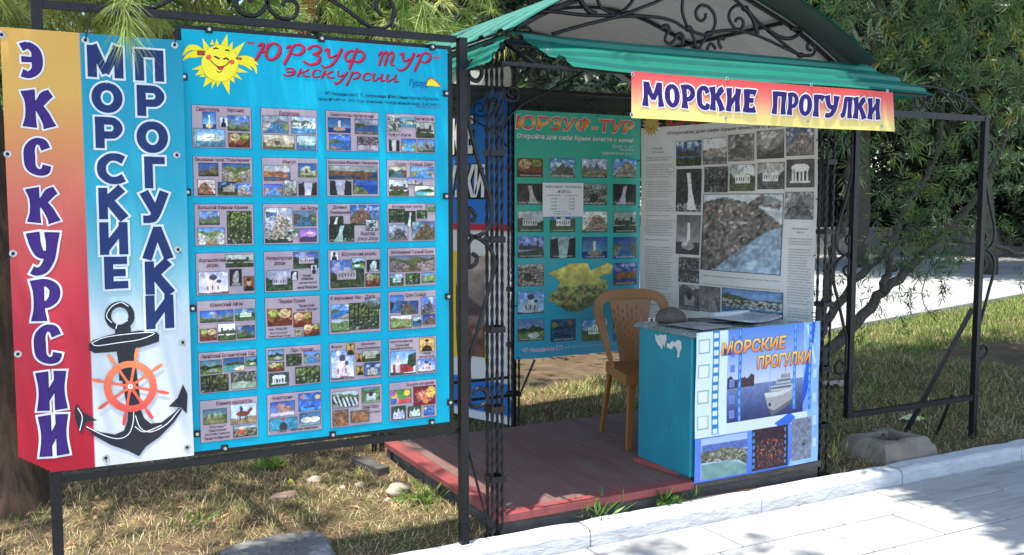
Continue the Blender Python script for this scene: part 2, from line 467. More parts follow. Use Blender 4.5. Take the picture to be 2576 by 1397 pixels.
def picture(kind, w, h, seed):
    r = random.Random(seed)
    SKY, SKY2 = r.choice([((70, 130, 215), (190, 215, 240)), ((95, 150, 215), (215, 225, 240)), ((50, 100, 200), (150, 190, 235)), ((150, 170, 200), (225, 228, 235)), ((205, 210, 214), (232, 230, 226)), ((120, 150, 180), (236, 214, 190)), ((36, 84, 180), (96, 150, 220))])
    P = Pic(w, h, SKY, SKY2, seed * 13 + 1)
    GREEN = r.choice([(72, 96, 48), (60, 80, 45), (92, 112, 58), (50, 70, 42), (128, 116, 66), (110, 132, 80)]); ROCK = r.choice([(150, 135, 115), (175, 165, 150), (140, 105, 75), (120, 110, 100)])
    if kind == 'sea': P.clouds(.35); P.rect(0, .42, 1, 1, (45, 105, 170), .3); P.poly([(0, .35), (.3, .3), (.6, .48), (0, .62)], GREEN, .5); P.ridge(.84, .08, ROCK, .6, 1, .2 * r.choice((-1, 1)))
    elif kind == 'bay': P.ridge(.3, .12, (95, 110, 125), .2); P.rect(0, .45, 1, 1, (60, 130, 185), .35); P.poly([(0, .4), (.35, .42), (.2, .75), (0, 1)], GREEN, .5); P.poly([(1, .35), (.7, .45), (.75, .7), (1, .95)], ROCK, .6); P.specks(.4, .75, (240, 238, 230), .06)
    elif kind == 'mount': P.clouds(.4); P.ridge(.42, .22, (110, 118, 120), .4, 1.3); P.ridge(.62, .12, GREEN, .6); P.ridge(.85, .07, (60, 72, 40), .7)
    elif kind == 'cliff': P.clouds(.5); P.poly([(.0, 1), (.2, .7 + r.uniform(-.1, .1)), (.42, .35 + r.uniform(-.1, .1)), (.55, .15), (.68, .05 + r.uniform(0, .2)), (.8, .3), (1, .6), (1, 1)], ROCK, .8, 2); P.specks(.3, .9, (80, 86, 60), .18, 2); P.ridge(.9, .05, GREEN, .6)
    elif kind == 'canyon': P.ridge(.2, .1, (100, 120, 60), .6); P.poly([(0, .3), (.4, .5), (.5, .9), (0, 1)], (175, 165, 155), .7, 2); P.poly([(1, .25), (.62, .5), (.5, .9), (1, 1)], (160, 150, 140), .7, 2); P.ell(.5, .85, .2, .12, (150, 120, 70), .3)
    elif kind == 'forest': P.rect(0, 0, 1, 1, (52, 74, 36), .9); P.specks(0, .5, (150, 190, 90), .2, 2); [P.rect(x, 0, x + .04, .8, (48, 40, 30)) for x in (r.random(), r.random(), r.random())]; P.specks(.6, 1, (220, 222, 218), .12, 2.5)
    elif kind == 'fall': P.rect(0, 0, 1, 1, (45, 52, 38), .8); P.poly([(.4, .1), (.55, .1), (.62, .5), (.8, .95), (.45, .95), (.48, .5)], (225, 232, 238), .2); P.specks(.8, 1, (200, 205, 205), .2)
    elif kind == 'cave': P.rect(0, 0, 1, 1, (150, 82, 38), .9); P.ell(.3, .3, .25, .25, (225, 190, 130), .5); P.ell(.75, .25, .2, .2, (165, 175, 70), .5); P.ridge(.7, .1, (120, 45, 25), .6); P.specks(.1, .9, (60, 35, 25), .12, 2)
    elif kind == 'rockbw': P.rect(0, 0, 1, .25, (176, 186, 200), .2); P.ridge(.2, .1, (132, 128, 120), .9); P.specks(.1, 1, (206, 204, 198), .2, 3); P.specks(.1, 1, (62, 62, 60), .2, 3); P.ell(r.uniform(.3, .7), r.uniform(.5, .7), .16, .2, (60, 62, 68), .4)
    elif kind == 'palace': P.clouds(.5); P.ridge(.42, .12, (62, 82, 45), .7); P.rect(.25, .38, .8, .7, (232, 226, 212), .1); P.rect(.42, .28, .6, .4, (225, 218, 205), .1); [P.rect(x, .48, x + .035, .6, (70, 75, 85)) for x in np.arange(.29, .78, .085)]; P.ridge(.75, .04, (70, 100, 42), .7)
    elif kind == 'castle': P.clouds(.4, th=.52); P.poly([(.05, .62), (.05, .4), (.12, .4), (.12, .3), (.2, .3), (.2, .42), (.4, .42), (.4, .33), (.48, .33), (.48, .42), (.72, .42), (.72, .25), (.82, .25), (.82, .5), (.95, .5), (.95, .62)], (75, 70, 62), .3); P.ridge(.66, .06, (58, 76, 38), .8)
    elif kind == 'lion': P.rect(0, 0, 1, 1, (48, 44, 46), .3); P.ell(.5, .55, .26, .3, (212, 208, 204), .4); P.ell(.58, .28, .17, .17, (225, 220, 215), .4); P.rect(.2, .82, .85, .95, (200, 196, 190), .2)
    elif kind == 'portrait': P.rect(0, 0, 1, 1, (165, 110, 50), .3); P.ell(.5, .95, .42, .35, (40, 36, 40), .2); P.ell(.5, .42, .17, .24, (228, 178, 132)); P.ell(.5, .25, .18, .12, (45, 32, 26))
    elif kind == 'icon': P.rect(0, 0, 1, 1, (222, 172, 70), .15); P.ell(.5, .95, .36, .4, (58, 38, 30), .2); P.ell(.5, .36, .24, .2, (240, 205, 110)); P.ell(.5, .38, .13, .18, (190, 130, 80)); P.ell(.5, .2, .15, .09, (40, 28, 26))
    elif kind == 'statue': P.a[:] = (238, 236, 232); P.ell(.5, .75, .3, .28, (40, 40, 44)); P.ell(.5, .3, .15, .2, (52, 50, 52))
    elif kind == 'church': P.clouds(.5); P.rect(.2, .5, .78, .9, (205, 200, 188), .15); P.rect(.38, .3, .6, .55, (212, 206, 194), .1); P.ell(.49, .27, .13, .12, (70, 72, 80)); P.ell(.68, .45, .08, .08, (70, 72, 80)); P.rect(.48, .08, .51, .2, (70, 70, 72)); [P.rect(x, .62, x + .05, .8, (80, 78, 80)) for x in (.28, .45, .62)]; P.ridge(.9, .03, (95, 98, 90), .3)
    elif kind == 'redchurch': P.rect(.1, .55, .9, .9, (165, 45, 50), .3); P.poly([(.62, .9), (.62, .4), (.7, .12), (.78, .4), (.78, .9)], (205, 190, 185), .2); P.poly([(0, .1), (.3, .2), (.35, .6), (.1, .7), (0, .6)], (40, 55, 35), .7); P.ridge(.9, .04, (70, 70, 60), .5)
    elif kind == 'town': P.ridge(.3, .1, (80, 98, 70), .4); P.rect(0, .55, 1, 1, (55, 120, 160), .3); P.ridge(.42, .08, (96, 105, 80), .5); P.put((P.Y > .6), (70, 130, 165), .4); P.specks(.38, .65, (240, 236, 226), .24, 2)
    elif kind == 'harbour': P.rect(0, .6, 1, 1, (70, 130, 170), .4); P.rect(.15, .42, .9, .66, (222, 218, 210), .3); P.rect(.35, .28, .7, .44, (238, 236, 230), .1); P.specks(.42, .64, (80, 85, 95), .14, 1.8); P.specks(.6, .75, (230, 230, 230), .1)
    elif kind == 'light': P.a[:] = np.linspace(0, 1, h)[:, None, None] * np.array((120, 190, 245.)) + (1 - np.linspace(0, 1, h)[:, None, None]) * np.array((30, 90, 200.)); P.rect(0, .68, 1, 1, (25, 55, 160), .2); P.rect(.46, .2, .56, .7, (235, 235, 235)); P.ell(.5, .76, .26, .12, (170, 150, 110), .4)
    elif kind == 'ruin': P.ridge(.6, .1, (90, 112, 60), .5); P.poly([(.1, .8), (.15, .4), (.45, .2), (.65, .25), (.7, .6), (.95, .5), (.95, .85)], (178, 168, 150), .5, 2); P.ell(.45, .55, .1, .16, (90, 90, 80)); P.ridge(.86, .04, (85, 110, 55), .6)
    elif kind == 'waterfront': P.rect(0, .55, 1, 1, (65, 165, 190), .3); P.poly([(0, .55), (.3, .35), (.8, .3), (1, .5), (1, .6)], (55, 75, 45), .7); P.poly([(1, .6), (.5, .8), (.6, 1), (1, 1)], (225, 210, 190), .2)
    elif kind == 'garden': P.ridge(.38, .1, (50, 74, 36), .8); P.ridge(.62, .05, (110, 140, 60), .6); P.specks(.55, .95, (215, 190, 120), .12, 2); P.ell(.4, .75, .22, .12, (215, 218, 215), .3)
    elif kind == 'snow': P.a[:] = (190, 182, 190); P.specks(0, .6, (78, 66, 70), .3, 2.5); P.ridge(.62, .06, (222, 224, 232), .1)
    elif kind == 'rotunda': P.rect(0, 0, 1, 1, (60, 70, 62), .6); P.ell(.5, .3, .32, .14, (230, 230, 232)); P.rect(.2, .32, .8, .4, (235, 235, 236)); [P.rect(x, .4, x + .06, .75, (228, 228, 230)) for x in (.22, .36, .5, .64, .74)]; P.rect(.15, .75, .85, .84, (215, 215, 215))
    elif kind == 'riders': P.ridge(.4, .1, (120, 130, 80), .5); P.ridge(.75, .04, (170, 160, 95), .4); [(P.ell(x, .58, .1, .1, (205, 175, 130)), P.rect(x - .07, .6, x - .04, .85, (190, 160, 115)), P.rect(x + .04, .6, x + .07, .85, (190, 160, 115)), P.ell(x, .4, .05, .1, (225, 215, 205))) for x in (.25, .5, .75)]
    elif kind == 'horse': P.a[:] = np.array((170, 205, 235)); P.ridge(.68, .06, (150, 130, 95), .5); P.ell(.45, .5, .24, .13, (140, 55, 32)); P.poly([(.62, .5), (.75, .2), (.86, .3), (.7, .55)], (130, 48, 28)); [P.rect(x, .55, x + .04, .85, (95, 40, 28)) for x in (.26, .34, .56, .63)]; P.ell(.42, .28, .06, .16, (60, 62, 80))
    elif kind == 'folk': P.rect(0, .3, 1, 1, (95, 80, 70), .9); P.specks(.3, .9, (200, 175, 150), .18, 2.5); P.ell(.35, .5, .16, .22, (190, 70, 55)); P.ell(.36, .28, .09, .13, (225, 175, 140))
    elif kind == 'walrus': P.rect(0, .75, 1, 1, (210, 212, 218), .2); P.ell(.6, .55, .32, .22, (165, 135, 112), .3); P.ell(.42, .3, .16, .2, (178, 148, 122), .3); P.specks(0, .3, (60, 80, 170), .2, 4)
    elif kind == 'dolphin': P.a[:] = (45, 95, 190); P.put(vnoise(h, w, 5, seed) > .56, (60, 150, 220)); P.ell(.5, .4, .35, .07, (70, 85, 130)); P.ell(.5, .75, .3, .06, (60, 75, 120)); P.ell(.15, .25, .1, .12, (235, 190, 60)); P.ell(.8, .2, .1, .1, (200, 120, 90))
    elif kind == 'seal': P.a[:] = (45, 165, 195); P.specks(.3, 1, (110, 205, 225), .15, 3); P.ell(.5, .75, .14, .4, (62, 66, 74)); P.ell(.5, .16, .09, .09, (205, 55, 45))
    elif kind == 'beluga': P.a[:] = (60, 130, 205); P.ell(.35, .55, .26, .2, (235, 240, 245)); P.ell(.68, .55, .26, .2, (230, 236, 244)); P.rect(0, .75, 1, 1, (110, 165, 215), .2)
    elif kind == 'zebra': P.ridge(.2, .1, (120, 128, 70), .5); P.rect(0, .8, 1, 1, (150, 150, 140), .2); P.ell(.4, .65, .42, .28, (235, 235, 232)); P.poly([(.6, .6), (.78, .15), (.95, .3), (.98, .5), (.75, .75)], (235, 235, 232)); st = (np.sin((P.X * 1.0 + .25 * P.Y) * 42) > 0.1) & ((((P.X - .4) / .42) ** 2 + ((P.Y - .65) / .28) ** 2 < 1) | ((P.X > .6) & (P.Y > .2 + abs(P.X - .8)) & (P.Y < .7))); P.put(st, (28, 26, 28))
    elif kind == 'hut': P.ridge(.1, .1, (95, 120, 70), .5); P.poly([(.2, .45), (.5, .15), (.8, .45)], (130, 90, 62), .3); P.rect(.27, .42, .75, .8, (205, 200, 195), .3); P.ell(.5, .45, .12, .14, (70, 56, 48)); P.ridge(.86, .03, (150, 160, 110), .3)
    elif kind == 'giraffe': P.rect(0, 0, 1, 1, (135, 110, 82), .5); P.poly([(.35, .1), (.5, .05), (.6, .5), (.9, .8), (.9, 1), (.4, 1), (.45, .5)], (185, 120, 68), .3); P.specks(.1, 1, (120, 62, 32), .2, 2)
    elif kind == 'tigers': P.rect(0, 0, 1, 1, (130, 118, 82), .5); P.ell(.3, .55, .2, .35, (205, 118, 52), .4); P.ell(.68, .55, .2, .35, (200, 112, 50), .4); P.specks(.2, .9, (70, 40, 26), .12, 1.6)
    elif kind == 'toys': P.a[:] = (70, 140, 65); [P.ell(r.random(), r.random(), .15, .2, r.choice([(215, 60, 70), (60, 90, 200), (235, 180, 50), (190, 90, 180), (230, 120, 60)]), .2) for _ in range(9)]
    elif kind == 'fish': P.a[:] = (140, 30, 45); P.ell(.4, .5, .28, .24, (232, 110, 60), .5); P.ell(.8, .35, .2, .3, (235, 185, 55), .5); P.ell(.55, .8, .12, .12, (240, 120, 40)); P.specks(.2, .8, (235, 220, 200), .14, 2)
    elif kind == 'model': P.rect(0, 0, 1, 1, (60, 85, 55), .7); P.poly([(.1, .9), (.1, .5), (.25, .3), (.4, .5), (.5, .15), (.62, .5), (.8, .35), (.9, .9)], (222, 224, 226), .3); P.specks(.4, .85, (90, 95, 105), .12, 1.6)
    elif kind == 'sunset': P.a[:] = np.linspace(0, 1, h)[:, None, None] * np.array((225, 140, 160.)) + (1 - np.linspace(0, 1, h)[:, None, None]) * np.array((120, 90, 170.)); P.ell(.6, .35, .2, .1, (250, 190, 160)); P.ridge(.58, .08, (66, 56, 80), .3)
    elif kind == 'headland': P.clouds(.45, (225, 230, 240), .5); P.rect(0, .45, 1, 1, (40, 95, 150), .3); P.poly([(.08, .6), (.3, .38), (.6, .42), (1, .35), (1, .75), (.5, .7), (.3, .8), (.1, .72)], (172, 110, 62), .5); P.ridge(.88, .05, (150, 85, 45), .6, 1, .1)
    elif kind == 'bluehead': P.a[:] = (62, 110, 205); P.put(P.Y > .35, (30, 90, 190), .2); P.poly([(.35, 1), (.55, .6), (.8, .45), (1, .35), (1, 1)], (122, 138, 62), .6); P.poly([(.6, .35), (1, .25), (1, .35)], (160, 150, 130))
    elif kind == 'gorge': P.a[:] = (205, 220, 238); P.poly([(0, 1), (0, .15), (.3, .05), (.36, 1)], (48, 48, 50), .4); P.poly([(1, 1), (1, .05), (.75, .1), (.65, 1)], (52, 50, 50), .4); P.ell(.5, .9, .16, .12, (225, 228, 230))
    elif kind == 'stone': P.clouds(.6); j = lambda a: a + r.uniform(-.1, .1); P.poly([(.0, 1), (j(.15), j(.7)), (j(.3), j(.5)), (j(.42), j(.3)), (j(.55), j(.2)), (j(.68), j(.42)), (j(.85), j(.6)), (1, 1)], (104, 100, 98), .8, 2); P.specks(.4, 1, (66, 70, 58), .2, 2); P.ridge(.86, .06, (120, 124, 112), .6)
    elif kind == 'slope': P.ridge(.25, .1, (120, 150, 75), .4); P.specks(.3, 1, (232, 232, 226), .08, 2.4); P.ridge(.85, .05, (80, 105, 50), .5)
    else: P.ridge(.5, .2, GREEN, .5)
    return P

def photo(sh, rect_uv, kind, seed, parent, lift=0.0016, ppm=420, bw=False, gain=1.0, mat=None, edge=True):
    u0, v0, u1, v1 = rect_uv
    w = int(min(60, max(12, (u1 - u0) * ppm))); h = int(min(60, max(10, (v1 - v0) * ppm)))
    pc = picture(kind, w, h, seed); rr = random.Random(seed * 7 + 2); pc.a = pc.a * rr.uniform(.72, 1.12) * np.array([rr.uniform(.9, 1.1), rr.uniform(.94, 1.06), rr.uniform(.85, 1.1)])
    if rr.random() < .5: pc.a = pc.a[:, ::-1]
    return sh.grid('photo', pc.out(edge, bw, gain), u0, v0, u1, v1, lift, mat or PRINT, parent)
# ------------------------------------------------------------------ the setting
SOIL_Z = 0.055
def soil_h(x, y):
    return SOIL_Z + 0.012 * math.sin(x * 2.1 + 1.3) * math.cos(y * 1.7) + 0.008 * math.sin(x * 5.3 + y * 4.1) + 0.004 * math.sin(x * 13 + 2) * math.sin(y * 11)

SOIL = pmat('dry_soil', (0.15, 0.105, 0.065), (0.08, 0.056, 0.036), rough=0.95, scale=7, bump=0.8, bscale=40, col3=(0.075, 0.10, 0.035), s3=0.9, w3=(0.5, 0.66), spec=0.1)
xs = np.concatenate([np.linspace(-120, -4, 12), np.linspace(-3.5, 12, 90), np.linspace(13, 160, 24)])
ys = np.concatenate([np.linspace(3.757, 12, 60), np.linspace(13, 170, 24)])
V = []
for y in ys:
    for x in xs:
        z = soil_h(x, y) if (y < 12 and -4 < x < 13) else SOIL_Z
        V.append((x, y, z))
nx = len(xs); idx = np.arange(len(V)).reshape(len(ys), nx)
Fq = np.stack([idx[:-1, :-1], idx[:-1, 1:], idx[1:, 1:], idx[1:, :-1]], -1).reshape(-1, 4)
ground = mk('ground', V, Fq, SOIL, smooth=True)
tag(ground, 'dry brown soil with worn lawn behind the whitewashed kerb', 'ground', kind='structure')

# pavement in front of the kerb
PAVE = pmat('pale_paving', (0.40, 0.40, 0.385), (0.33, 0.33, 0.32), rough=0.8, scale=9, bump=0.25, bscale=60, col3=(0.20, 0.195, 0.185), s3=2.6, w3=(0.52, 0.74), stretch=(0.35, 2.0, 1))
JOINT = pmat('pavement_bed', (0.10, 0.095, 0.085), (0.06, 0.055, 0.05), rough=0.95, scale=30)
pav = mk('pavement', [(-80, -60, -0.012), (120, -60, -0.012), (120, 3.64, -0.012), (-80, 3.64, -0.012)], [(0, 1, 2, 3)], JOINT)
tag(pav, 'pale stone pavement in front of the kerb', 'pavement', kind='structure')
ROWS = [(3.297, 3.622), (2.972, 3.293), (2.647, 2.968), (2.322, 2.643), (1.997, 2.318), (1.672, 1.993)]
JX = [[-0.30, .35, 1.0, 1.65, 2.30, 2.95, 3.60, 4.157, 4.81, 5.15, 5.80, 6.45, 7.1, 7.75], [-.4, .24, .88, 1.52, 2.16, 2.80, 3.44, 3.92, 4.393, 5.04, 5.7, 6.34, 7.0], [.3, .95, 1.6, 2.25, 2.9, 3.55, 4.25, 4.9, 5.55, 6.2, 6.85],
      [.1, .74, 1.4, 2.05, 2.7, 3.35, 3.98, 4.6, 5.25, 5.9, 6.5], [.4, 1.05, 1.7, 2.3, 2.95, 3.6, 4.2, 4.85, 5.5, 6.1], [.2, .85, 1.5, 2.1, 2.75, 3.4, 4.0, 4.65, 5.3, 5.9]]
for (y0, y1), jx in zip(ROWS, JX):
    for a, b in zip(jx[:-1], jx[1:]):
        g = 0.010
        mb = MB().box(((a + b) / 2, (y0 + y1) / 2, -0.022 + random.uniform(-.0012, .0012)), (b - a - g, y1 - y0 - g * .7, 0.044), bev=0.004)
        mb.build('paving_slab', PAVE, pav)
mk('pavement_field', [(-80, -60, 0.0), (120, -60, 0.0), (120, 1.67, 0.0), (-80, 1.67, 0.0)], [(0, 1, 2, 3)], PAVE, pav)
mk('pavement_field', [(7.76, 1.672, 0.0), (120, 1.672, 0.0), (120, 3.62, 0.0), (7.76, 3.62, 0.0)], [(0, 1, 2, 3)], PAVE, pav)

# kerb: whitewashed stones
WASH = pmat('whitewash', (0.56, 0.57, 0.575), (0.45, 0.455, 0.46), rough=0.9, scale=14, bump=0.6, bscale=30, col3=(0.30, 0.29, 0.27), s3=7, w3=(0.60, 0.72), stretch=(0.6, 1, 1.6))
kerb = bpy.data.objects.new('kerb', None); COL.objects.link(kerb); kerb.location = (3, 3.69, 0); ORG['kerb'] = Vector((3, 3.69, 0))
tag(kerb, 'whitewashed kerb edging the pavement', 'kerb', kind='structure')
jk = [-6.06, -5.02, -3.98, -2.94, -1.90, -.86, .22, 1.28, 2.325, 3.36, 4.40, 5.455, 6.49, 7.53, 8.6, 9.6, 10.7, 11.7]
for i, (a, b) in enumerate(zip(jk[:-1], jk[1:])):
    r = random.Random(i + 40); n = 10
    V = []; prof = [(3.630, -0.03), (3.632, 0.060), (3.640, 0.077), (3.655, 0.085), (3.735, 0.087), (3.752, 0.082), (3.758, 0.068), (3.760, -0.03)]
    dz = r.uniform(-.004, .004); dy = r.uniform(-.004, .004)
    for k in range(n + 1):
        x = a + 0.004 + (b - a - 0.008) * k / n
        for (y, z) in prof:
            e = .0025 if 0 < k < n else 0.0
            V.append((x, y + dy + r.uniform(-e, e), z + dz + (r.uniform(-e, e) if z > 0 else 0) - (.006 if k in (0, n) and z > .03 else 0)))
    m = len(prof); F = []
    for k in range(n):
        for j in range(m - 1): F.append((k * m + j, k * m + j + 1, (k + 1) * m + j + 1, (k + 1) * m + j)[::-1])
    F.append(tuple(range(m))); F.append(tuple(n * m + j for j in range(m))[::-1])
    mk('kerb_stone', V, F, WASH, kerb, smooth=False)

# sunlit square beyond the lawn, with its edging
SQUARE = pmat('far_paving', (0.40, 0.395, 0.375), (0.32, 0.315, 0.30), rough=0.85, scale=3, bump=0.1, col3=(.22, .215, .2), s3=.8, w3=(.5, .75))
e0, e1 = Vector((8.50, 8.03, 0)), Vector((14.33, 9.62, 0)); ed = (e1 - e0).normalized(); en = Vector((-ed.y, ed.x, 0))
a = e0 - ed * 1.6; b = e0 + ed * 45
far = mk('plaza', [(a.x, a.y, .085), (b.x, b.y, .085), (b.x + en.x * 60, b.y + en.y * 60, .085), (a.x + en.x * 60, a.y + en.y * 60, .085)], [(0, 1, 2, 3)], SQUARE)
tag(far, 'sunlit paved square beyond the lawn', 'pavement', kind='structure')
EDGING = pmat('grey_edging', (0.33, 0.32, 0.30), (0.24, 0.235, 0.22), rough=0.9, scale=12, bump=0.4)
edg = bpy.data.objects.new('plaza_edging', None); COL.objects.link(edg); edg.location = a; ORG['plaza_edging'] = Vector(a)
tag(edg, 'grey stone edging between lawn and square', 'kerb', kind='structure')
for k in range(40):
    p = a + ed * (k * 1.0); q = a + ed * (k * 1.0 + .985)
    MB().bar((p.x, p.y, .06), (q.x, q.y, .06), .12, .10).build('kerb_stone', EDGING, edg)

# low wall with railings at the back of the square
WALL = pmat('render_wall', (0.22, 0.22, 0.215), (0.16, 0.16, 0.155), rough=0.9, scale=3, bump=0.3, col3=(0.2, 0.2, 0.19), s3=1.2, w3=(.55, .75))
wc = onZ(2297, 641, .085); wd = Vector((_r.x, _r.y, 0)).normalized()
wall = thing('garden_wall', (wc.x, wc.y, .085), 'low grey rendered wall along the far side of the sunlit square', 'wall')
wfw = Vector((-wd.y, wd.x, 0))
for k in range(-6, 9):
    p = wc + wd * (k * 2.4); q = wc + wd * (k * 2.4 + 2.385)
    MB().bar((p.x, p.y, .40), (q.x, q.y, .40), .24, .66).build('wall_panel', WALL, wall)
    MB().bar((p.x, p.y, .785), (q.x, q.y, .785), .34, .09).build('coping_stone', WALL, wall)
rail = thing('railing', (wc.x, wc.y, .83), 'dark iron railing standing on the low grey wall', 'railing')
for k in range(-6, 10):
    p = wc + wd * (k * 2.4)
    MB().box((p.x, p.y, 1.65), (.16, .16, 1.64)).build('post', IRON, rail)
for z in (1.0, 1.6, 2.25):
    p = wc - wd * 14.4; q = wc + wd * 21.6
    MB().bar((p.x, p.y, z), (q.x, q.y, z), .04, .05).build('rail', IRON, rail)
mb = MB()
for k in range(-95, 144):
    p = wc + wd * (k * .15)
    mb.bar((p.x, p.y - .0, .84), (p.x, p.y, 2.42), .022, .022, up=(1, 0, 0))
tag(mb.build('railing_bars', IRON, rail), kind='stuff')
# ------------------------------------------------------------------ left display stand
def scroll_part(name, pts_xz, Y, r, parent, k=6, n=6, mat=None):
    P = smooth_path([(x, Y, z) for x, z in pts_xz], k)
    return MB().tube(P, r, n).build(name, mat or IRON, parent, smooth=True)

YS = 3.70
stand = thing('display_stand', (0.9, YS, SOIL_Z), 'black iron display stand with scroll crest carrying the turquoise tour board', 'display stand', 'iron display stands')
T = .036
MB().box((0.114, YS + .02, 1.16), (T, T, 2.28)).build('post', IRON, stand)
MB().box((1.712, YS + .0, 1.179), (.036, .036, 2.186)).build('post', IRON, stand)
MB().bar((0.133, YS + .02, 2.268), (1.692, YS + .02, 2.268), .03, .026).build('top_rail', IRON, stand)
MB().bar((0.133, YS + .02, .601), (1.692, YS + .02, .601), .03, .026).build('bottom_rail', IRON, stand)
# inner frame that the tour board is bolted to
for (p, q, nm) in [((.568, 2.226), (1.668, 2.226), 'inner_rail'), ((.585, .637), (1.668, .637), 'inner_rail'), ((.575, .654), (.575, 2.209), 'inner_upright'), ((1.662, .654), (1.662, 2.209), 'inner_upright')]:
    MB().bar((p[0], YS + .022, p[1]), (q[0], YS + .022, q[1]), .024, .021 if 'rail' in nm else .021, up=(0, 0, 1) if 'rail' in nm else (1, 0, 0)).build(nm, IRON, stand)
# crest: scrolls left and right of the middle
def crest(points, mirror=False):
    out = []
    for x, y in points:
        p = onY(x, y, YS + .02); X = p.x
        if mirror: X = 2 * 0.905 - X
        out.append((X, p.z))
    return out
def c8(pts): return [((700 + x / 4.293) / 1.267, (y / 4.293) / 1.267) for x, y in pts]
CR = [c8([(620, -60), (660, 80), (720, 170), (800, 235), (900, 262), (990, 250), (1050, 190), (1065, 100), (1030, 30), (960, 0), (890, 20), (860, 80)]),
      c8([(1300, -130), (1520, 0), (1700, 110), (1900, 260), (2030, 350), (2130, 390), (2250, 385), (2350, 300), (2390, 170), (2350, 30), (2280, -40), (2190, -20), (2140, 80), (2170, 160), (2220, 200)]),
      c8([(620, -60), (600, -160), (500, -250), (640, -380), (900, -330), (1300, -130)])]
for c in CR:
    scroll_part('crest_scroll', crest(c), YS + .02, .0085, stand)
    scroll_part('crest_scroll', crest(c, True), YS + .02, .0085, stand)
# scroll bracket down the side
def c4(pts): return [((1400 + x / 1.996) / 1.267, (500 + y / 1.996) / 1.267) for x, y in pts]
def c5(pts): return [((1400 + x / 2.085) / 1.267, (1100 + y / 2.085) / 1.267) for x, y in pts]
def c2(pts): return [((1420 + x / 3.49) / 1.267, (60 + y / 3.49) / 1.267) for x, y in pts]
BR1 = c2([(235, 615), (290, 670), (350, 690), (395, 640), (400, 570), (360, 510), (280, 470), (200, 490), (140, 560), (130, 700), (180, 880)]) + c4([(150, -240), (240, 0), (300, 190), (328, 300), (330, 400), (300, 470), (230, 508), (165, 490), (130, 420), (130, 360), (170, 328), (212, 345), (230, 385), (205, 412)])
BR2 = c4([(210, 615), (240, 640), (230, 680), (190, 703), (140, 670), (130, 610), (160, 550), (230, 512), (305, 560), (345, 640), (340, 760), (290, 930), (230, 1150)]) + c5([(200, 90), (160, 240), (150, 320), (180, 380), (230, 410), (290, 400), (320, 350), (300, 300), (255, 290), (225, 330)])
BRACK = [[(onY(x, y, YS).x - 1.7375, onY(x, y, YS).z) for x, y in B] for B in (BR1, BR2)]
for B in BRACK:
    scroll_part('side_scroll', [(1.7375 + max(x, .004), z) for x, z in B], YS, .0098, stand)
s_ = c5([(185, 680), (215, 780), (255, 940), (300, 1100), (330, 1200)])
MB().tube([onY(x, y, YS + .005) for x, y in s_], .006, 5).build('stay_rod', IRON, stand)
MB().box((1.715, YS, .089), (.052, .052, .010)).build('paint_drip', WASH, stand)

# ------------------------------------------------------------------ tall vertical sign, orange to red and blue to white
def bend_v(u, v): return 0.009 * math.sin(u * 5.2 + 1.0) * math.sin(v * 3.1) + 0.004 * math.sin(v * 9 + u * 2) + .006 * abs(u - .5) * math.cos(v * 22)
SIG = Sheet((0.0, YS - .035, 0.642), (1, 0, 0), (0, 0, 1), 0.582, 1.53, bend_v)
sign = thing('vertical_banner', (0.29, YS - .035, 0.642), 'tall vertical banner, orange to red beside blue to white, with anchor and ship wheel', 'banner')
def sign_img():
    w, h = 120, 300
    X, Y = np.meshgrid(np.linspace(0, 1, w), np.linspace(0, 1, h))
    a0 = np.array((243, 190, 95.)); a1 = np.array((238, 128, 105.)); a2 = np.array((218, 62, 78.)); a3 = np.array((192, 28, 52.))
    def ramp(t, st):
        out = np.zeros(t.shape + (3,))
        for (p, c), (q, d) in zip(st[:-1], st[1:]):
            m = (t >= p) & (t <= q); k = ((t - p) / (q - p))[..., None]
            out = np.where(m[..., None], c * (1 - k) + d * k, out)
        return out
    Rr = ramp(Y, [(0, a0), (.14, a0 * .97 + a1 * .03), (.36, a1), (.6, a2), (1, a3)])
    Bb = ramp(Y, [(0, np.array((28, 160, 190.))), (.35, np.array((45, 178, 205.))), (.52, np.array((130, 205, 222.))), (.66, np.array((225, 236, 240.))), (1, np.array((240, 242, 243.)))])
    split = 0.418
    img = np.where((X < split)[..., None], Rr, Bb)
    return lin(img) * .78
img = sign_img()
# sheet with its lower left corner folded away
w_, h_ = 120, 300
uu = np.linspace(0, SIG.w, w_); vv = np.linspace(SIG.h, 0, h_)
G = np.array([[SIG.p(a, b) for a in uu] for b in vv]); idx = np.arange(w_ * h_).reshape(h_, w_)
Fq = np.stack([idx[1:, :-1], idx[1:, 1:], idx[:-1, 1:], idx[:-1, :-1]], -1).reshape(-1, 4)
cu = np.tile(uu, h_).reshape(h_, w_)[:-1, :-1].ravel(); cv = np.repeat(vv, w_).reshape(h_, w_)[1:, 1:].ravel()
Fq = Fq[(cv / .066 + cu / .096) > 1.0]
mk('sheet', G.reshape(-1, 3), Fq, VINYL, sign, smooth=True, cols=img.reshape(-1, 3))
PURPLE, DKEDGE, WHITEI, NAVY = ink(58, 34, 110), ink(30, 20, 46), ink(222, 222, 228), ink(28, 48, 98)
DKEDGE2, WHITEI2 = ink(26, 42, 88), ink(208, 216, 222)
for ch, bx in [('Э', (48, 106, 106, 199)), ('К', (55, 229, 140, 321)), ('С', (60, 350, 124, 440)), ('К', (66, 475, 152, 558)), ('У', (69, 587, 151, 688)), ('Р', (78, 706, 152, 803)), ('С', (86, 821, 151, 910)), ('И', (92, 938, 167, 1026)), ('И', (99, 1048, 171, 1140))]:
    brush_letter(SIG, ch, SIG.box(*bx), PURPLE, sign, DKEDGE, WHITEI, grow=.068, lift=.0015)
